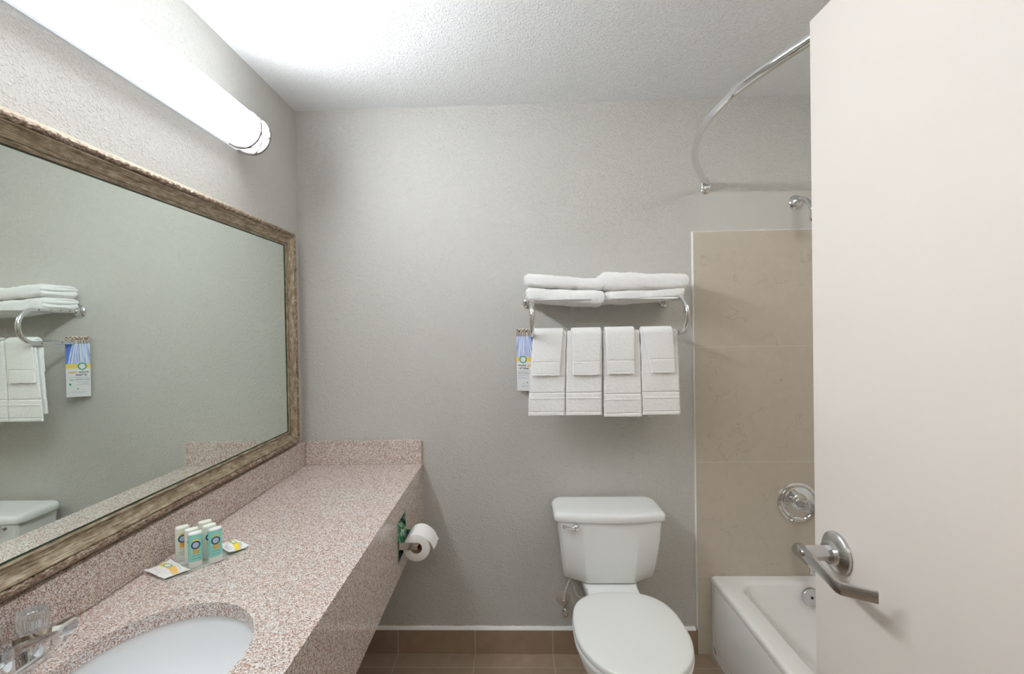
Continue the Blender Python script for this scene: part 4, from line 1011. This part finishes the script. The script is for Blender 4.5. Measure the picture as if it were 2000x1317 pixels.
bm = bmesh.new(); lathe(bm, [(0.0, 0.0), (0.085, 0.0), (0.086, 0.004), (0.084, 0.010), (0.079, 0.013), (0.074, 0.012), (0.071, 0.009), (0.066, 0.0105), (0.063, 0.0125), (0.060, 0.011), (0.030, 0.010), (0.027, 0.013), (0.019, 0.016), (0.0175, 0.034), (0.0, 0.034)], (VX, VY, VZ), (0, -1, 0), 64); link('trim_plate', bm, 'chrome', vv, ang=30)
bm = bmesh.new(); nf = 60; secs = []
for rr, hh in ((0.0170, 0.032), (0.0245, 0.038), (0.0275, 0.050), (0.0275, 0.062), (0.0245, 0.0700), (0.018, 0.0715)):
    fl = 0.0012 if 0.036 < hh < 0.068 else 0
    secs.append([(VX+(rr-fl*(k % 5 < 2))*math.cos(2*PI*k/nf), VY-hh, VZ+(rr-fl*(k % 5 < 2))*math.sin(2*PI*k/nf)) for k in range(nf)])
loft(bm, secs); kb = link('knob', bm, 'acrylic', vv, ang=28); kb['label'] = 'clear fluted acrylic knob'
bm = bmesh.new(); lathe(bm, [(0.0, 0.034), (0.0095, 0.034), (0.0095, 0.066), (0.0, 0.066)], (VX, VY, VZ), (0, -1, 0), 18); link('core', bm, 'nickel', kb)
sh = thing('shower_fixture', 'chrome shower arm and head high on the wall above the tiles', 'shower head', (1.205, D, 1.85))
bm = bmesh.new(); lathe(bm, [(0.0, 0.0), (0.031, 0.0), (0.032, 0.003), (0.029, 0.009), (0.018, 0.015), (0.012, 0.017), (0.0, 0.017)], (1.210, D, 1.930), (0, -1, 0), 36); link('flange', bm, 'chrome', sh)
bm = bmesh.new(); tube(bm, smooth_path([(1.210, D-0.004, 1.930), (1.210, D-0.03, 1.936), (1.2105, D-0.060, 1.930), (1.211, D-0.088, 1.908), (1.211, D-0.105, 1.886)], 8), 0.0100, 18); link('shower_arm', bm, 'chrome', sh, ang=60)
ax = Vector((0.03, -0.55, -0.83)).normalized()
bm = bmesh.new(); lathe(bm, [(0.011, -0.006), (0.0150, 0.0), (0.0150, 0.012), (0.0125, 0.018), (0.016, 0.024), (0.024, 0.036), (0.029, 0.050), (0.029, 0.058), (0.026, 0.060), (0.0, 0.060)], (1.211, D-0.106, 1.885), ax, 32); hd = link('head', bm, 'chrome', sh, ang=40)
bm = bmesh.new(); lathe(bm, [(0.0, 0.0605), (0.025, 0.0605), (0.024, 0.0630), (0.0, 0.0635)], (1.211, D-0.106, 1.885), ax, 32); link('spray_face', bm, 'dark', hd)

# curved shower rod
rd = thing('shower_curtain_rod', 'curved chrome shower curtain rod from the back wall over the tub', 'curtain rod', (0.83, D, 2.012))
pts = smooth_path([(0.8290, 1.994, 2.013), (0.768, 1.895, 2.014), (0.668, 1.705, 2.018), (0.607, 1.52, 2.023), (0.587, 1.38, 2.026), (0.592, 1.26, 2.029), (0.613, 1.165, 2.032), (0.637, 1.09, 2.034), (0.654, 1.045, 2.0355), (0.690, 0.93, 2.036), (0.750, 0.75, 2.028), (0.829, 0.508, 2.014)], 10)
bm = bmesh.new(); tube(bm, pts, 0.0130, 24); link('rod', bm, 'chrome', rd, ang=60)
for yy, s_ in ((D, -1), (0.485, 1)):
    bm = bmesh.new(); loft(bm, [[(0.831+a*k_, yy+s_*d, 2.011+b*k_) for a, b in rrect(-0.017, -0.036, 0.017, 0.036, 0.016, 6)] for d, k_ in ((0.0, 1.0), (0.004, 1.0), (0.007, 0.85))]); fl = link('wall_flange', bm, 'chrome', rd, ang=40)
    bm = bmesh.new(); box(bm, (0.817, min(yy+s_*0.006, yy+s_*0.030), 1.988), (0.845, max(yy+s_*0.006, yy+s_*0.030), 2.020), 0.006, 3); link('swivel', bm, 'chrome', fl, ang=50)

# bath mat over the tub rim
bm = bmesh.new(); path = []
xo, xi_ = X0-0.006, X0+0.082
raw = [(xo-0.004, 0.12), (xo-0.004, 0.20), (xo-0.004, 0.30), (xo-0.002, 0.335), (xo+0.006, 0.3515), (xo+0.018, 0.3535), (xi_-0.022, 0.3535), (xi_-0.008, 0.3515), (xi_+0.003, 0.340), (xi_+0.012, 0.29), (xi_+0.022, 0.22)]
raw = [(p.x, p.z) for p in smooth_path([(a, 0, b) for a, b in raw], 6)]
secs = []; ya, yb = 0.95, 1.412; ny = 40
O, I = [], []
for i, (x, z) in enumerate(raw):
    a = raw[max(i-1, 0)]; b = raw[min(i+1, len(raw)-1)]; tn = Vector((b[0]-a[0], 0, b[1]-a[1])).normalized(); nr = Vector((-tn.z, 0, tn.x))
    o_, i_ = [], []
    for j in range(ny+1):
        g = j/ny; y = ya+(yb-ya)*g; ed = min(g, 1-g)*(yb-ya); rn = math.sqrt(max(0, 1-max(0, 1-ed/0.006)**2))
        nn = 0.0012*noise.noise(Vector((x*80, y*80, z*80)))
        p = Vector((x, y+0.002*noise.noise(Vector((x*40, z*40, 0))), z))
        o_.append(bm.verts.new(p+nr*(0.0045*rn+nn))); i_.append(bm.verts.new(p-nr*0.0035*rn))
    O.append(o_); I.append(i_)
for i in range(len(raw)-1):
    for j in range(ny): bm.faces.new((O[i][j], O[i][j+1], O[i+1][j+1], O[i+1][j])); bm.faces.new((I[i][j], I[i+1][j], I[i+1][j+1], I[i][j+1]))
    bm.faces.new((O[i][0], O[i+1][0], I[i+1][0], I[i][0])); bm.faces.new((O[i][ny], I[i][ny], I[i+1][ny], O[i+1][ny]))
for e in (0, len(raw)-1):
    for j in range(ny): bm.faces.new((O[e][j], I[e][j], I[e][j+1], O[e][j+1]))
o = link('bath_mat', bm, 'terry', origin=(X0+0.04, 1.2, 0.12), ang=80); tag(o, 'white towelling bath mat draped over the tub rim at the bottom edge', 'bath mat')

# ================================================================== DOOR
XD = 0.6013
bm = bmesh.new(); box(bm, (XD, 0.040, 0.012), (XD+0.044, 0.9515, 2.0195), 0.0015, 2)
dr = struct('door_1', bm, 'door', 'smooth cream painted door standing open on the right', origin=(XD+0.022, 0.04, 0.012))
HY, HZ = 0.8840, 0.988
bm = bmesh.new(); lathe(bm, [(0.0, 0.0), (0.0375, 0.0), (0.0385, 0.002), (0.0375, 0.006), (0.033, 0.0095), (0.026, 0.0115), (0.0225, 0.013), (0.021, 0.018), (0.0195, 0.021), (0.0, 0.021)], (XD, HY, HZ), (-1, 0, 0), 48)
tube(bm, [(XD-0.015, HY, HZ), (XD-0.062, HY, HZ)], 0.0145, 8)
dh = link('door_handle', bm, 'nickel', dr, ang=30); dh['label'] = 'satin nickel lever handle'
def bar(bm, pts, hz, wx):
    """flat bar following pts; hz half height in z, wx half width across"""
    secs = []
    for i, p in enumerate(pts):
        p = Vector(p); a = Vector(pts[max(i-1, 0)]); b = Vector(pts[min(i+1, len(pts)-1)]); tn = b-a; tn.z = 0; tn.normalize(); sd = Vector((-tn.y, tn.x, 0))
        w = wx[i] if isinstance(wx, list) else wx; h = hz[i] if isinstance(hz, list) else hz
        secs.append([tuple(p+sd*a_*w+Vector((0, 0, b_*h))) for a_, b_ in ((-1, -0.8), (-0.8, -1), (0.8, -1), (1, -0.8), (1, 0.8), (0.8, 1), (-0.8, 1), (-1, 0.8))])
    loft(bm, secs)
bm = bmesh.new()
bar(bm, [(0.5405, 0.9030, 0.9900), (0.5400, 0.8960, 0.9890), (0.5385, 0.8800, 0.9880), (0.5310, 0.8200, 0.9860), (0.5250, 0.7760, 0.9850), (0.5275, 0.7685, 0.9850), (0.5350, 0.7640, 0.9850), (0.5680, 0.7450, 0.9845)],
    [0.0065, 0.0095, 0.0105, 0.0100, 0.0095, 0.0095, 0.0095, 0.0093], [0.0030, 0.0036, 0.0036, 0.0034, 0.0034, 0.0034, 0.0034, 0.0032])
link('lever', bm, 'nickel', dh, ang=25)
bm = bmesh.new(); lathe(bm, [(0.0060, 0.0), (0.0060, 0.002), (0.0045, 0.0035), (0.0, 0.0035)], (0.5360, HY, HZ), (-1, -0.05, 0), 20); link('screw_cap', bm, 'chrome', dh)
bm = bmesh.new(); box(bm, (XD+0.010, 0.9515, HZ-0.028), (XD+0.034, 0.9525, HZ+0.028), 0.0004, 1); link('latch_plate', bm, 'nickel', dr)
for zz in (0.25, 1.05, 1.80):
    bm = bmesh.new(); tube(bm, [(XD+0.050, 0.036, zz-0.045), (XD+0.050, 0.036, zz+0.045)], 0.006, 12); link('hinge', bm, 'nickel', dr)
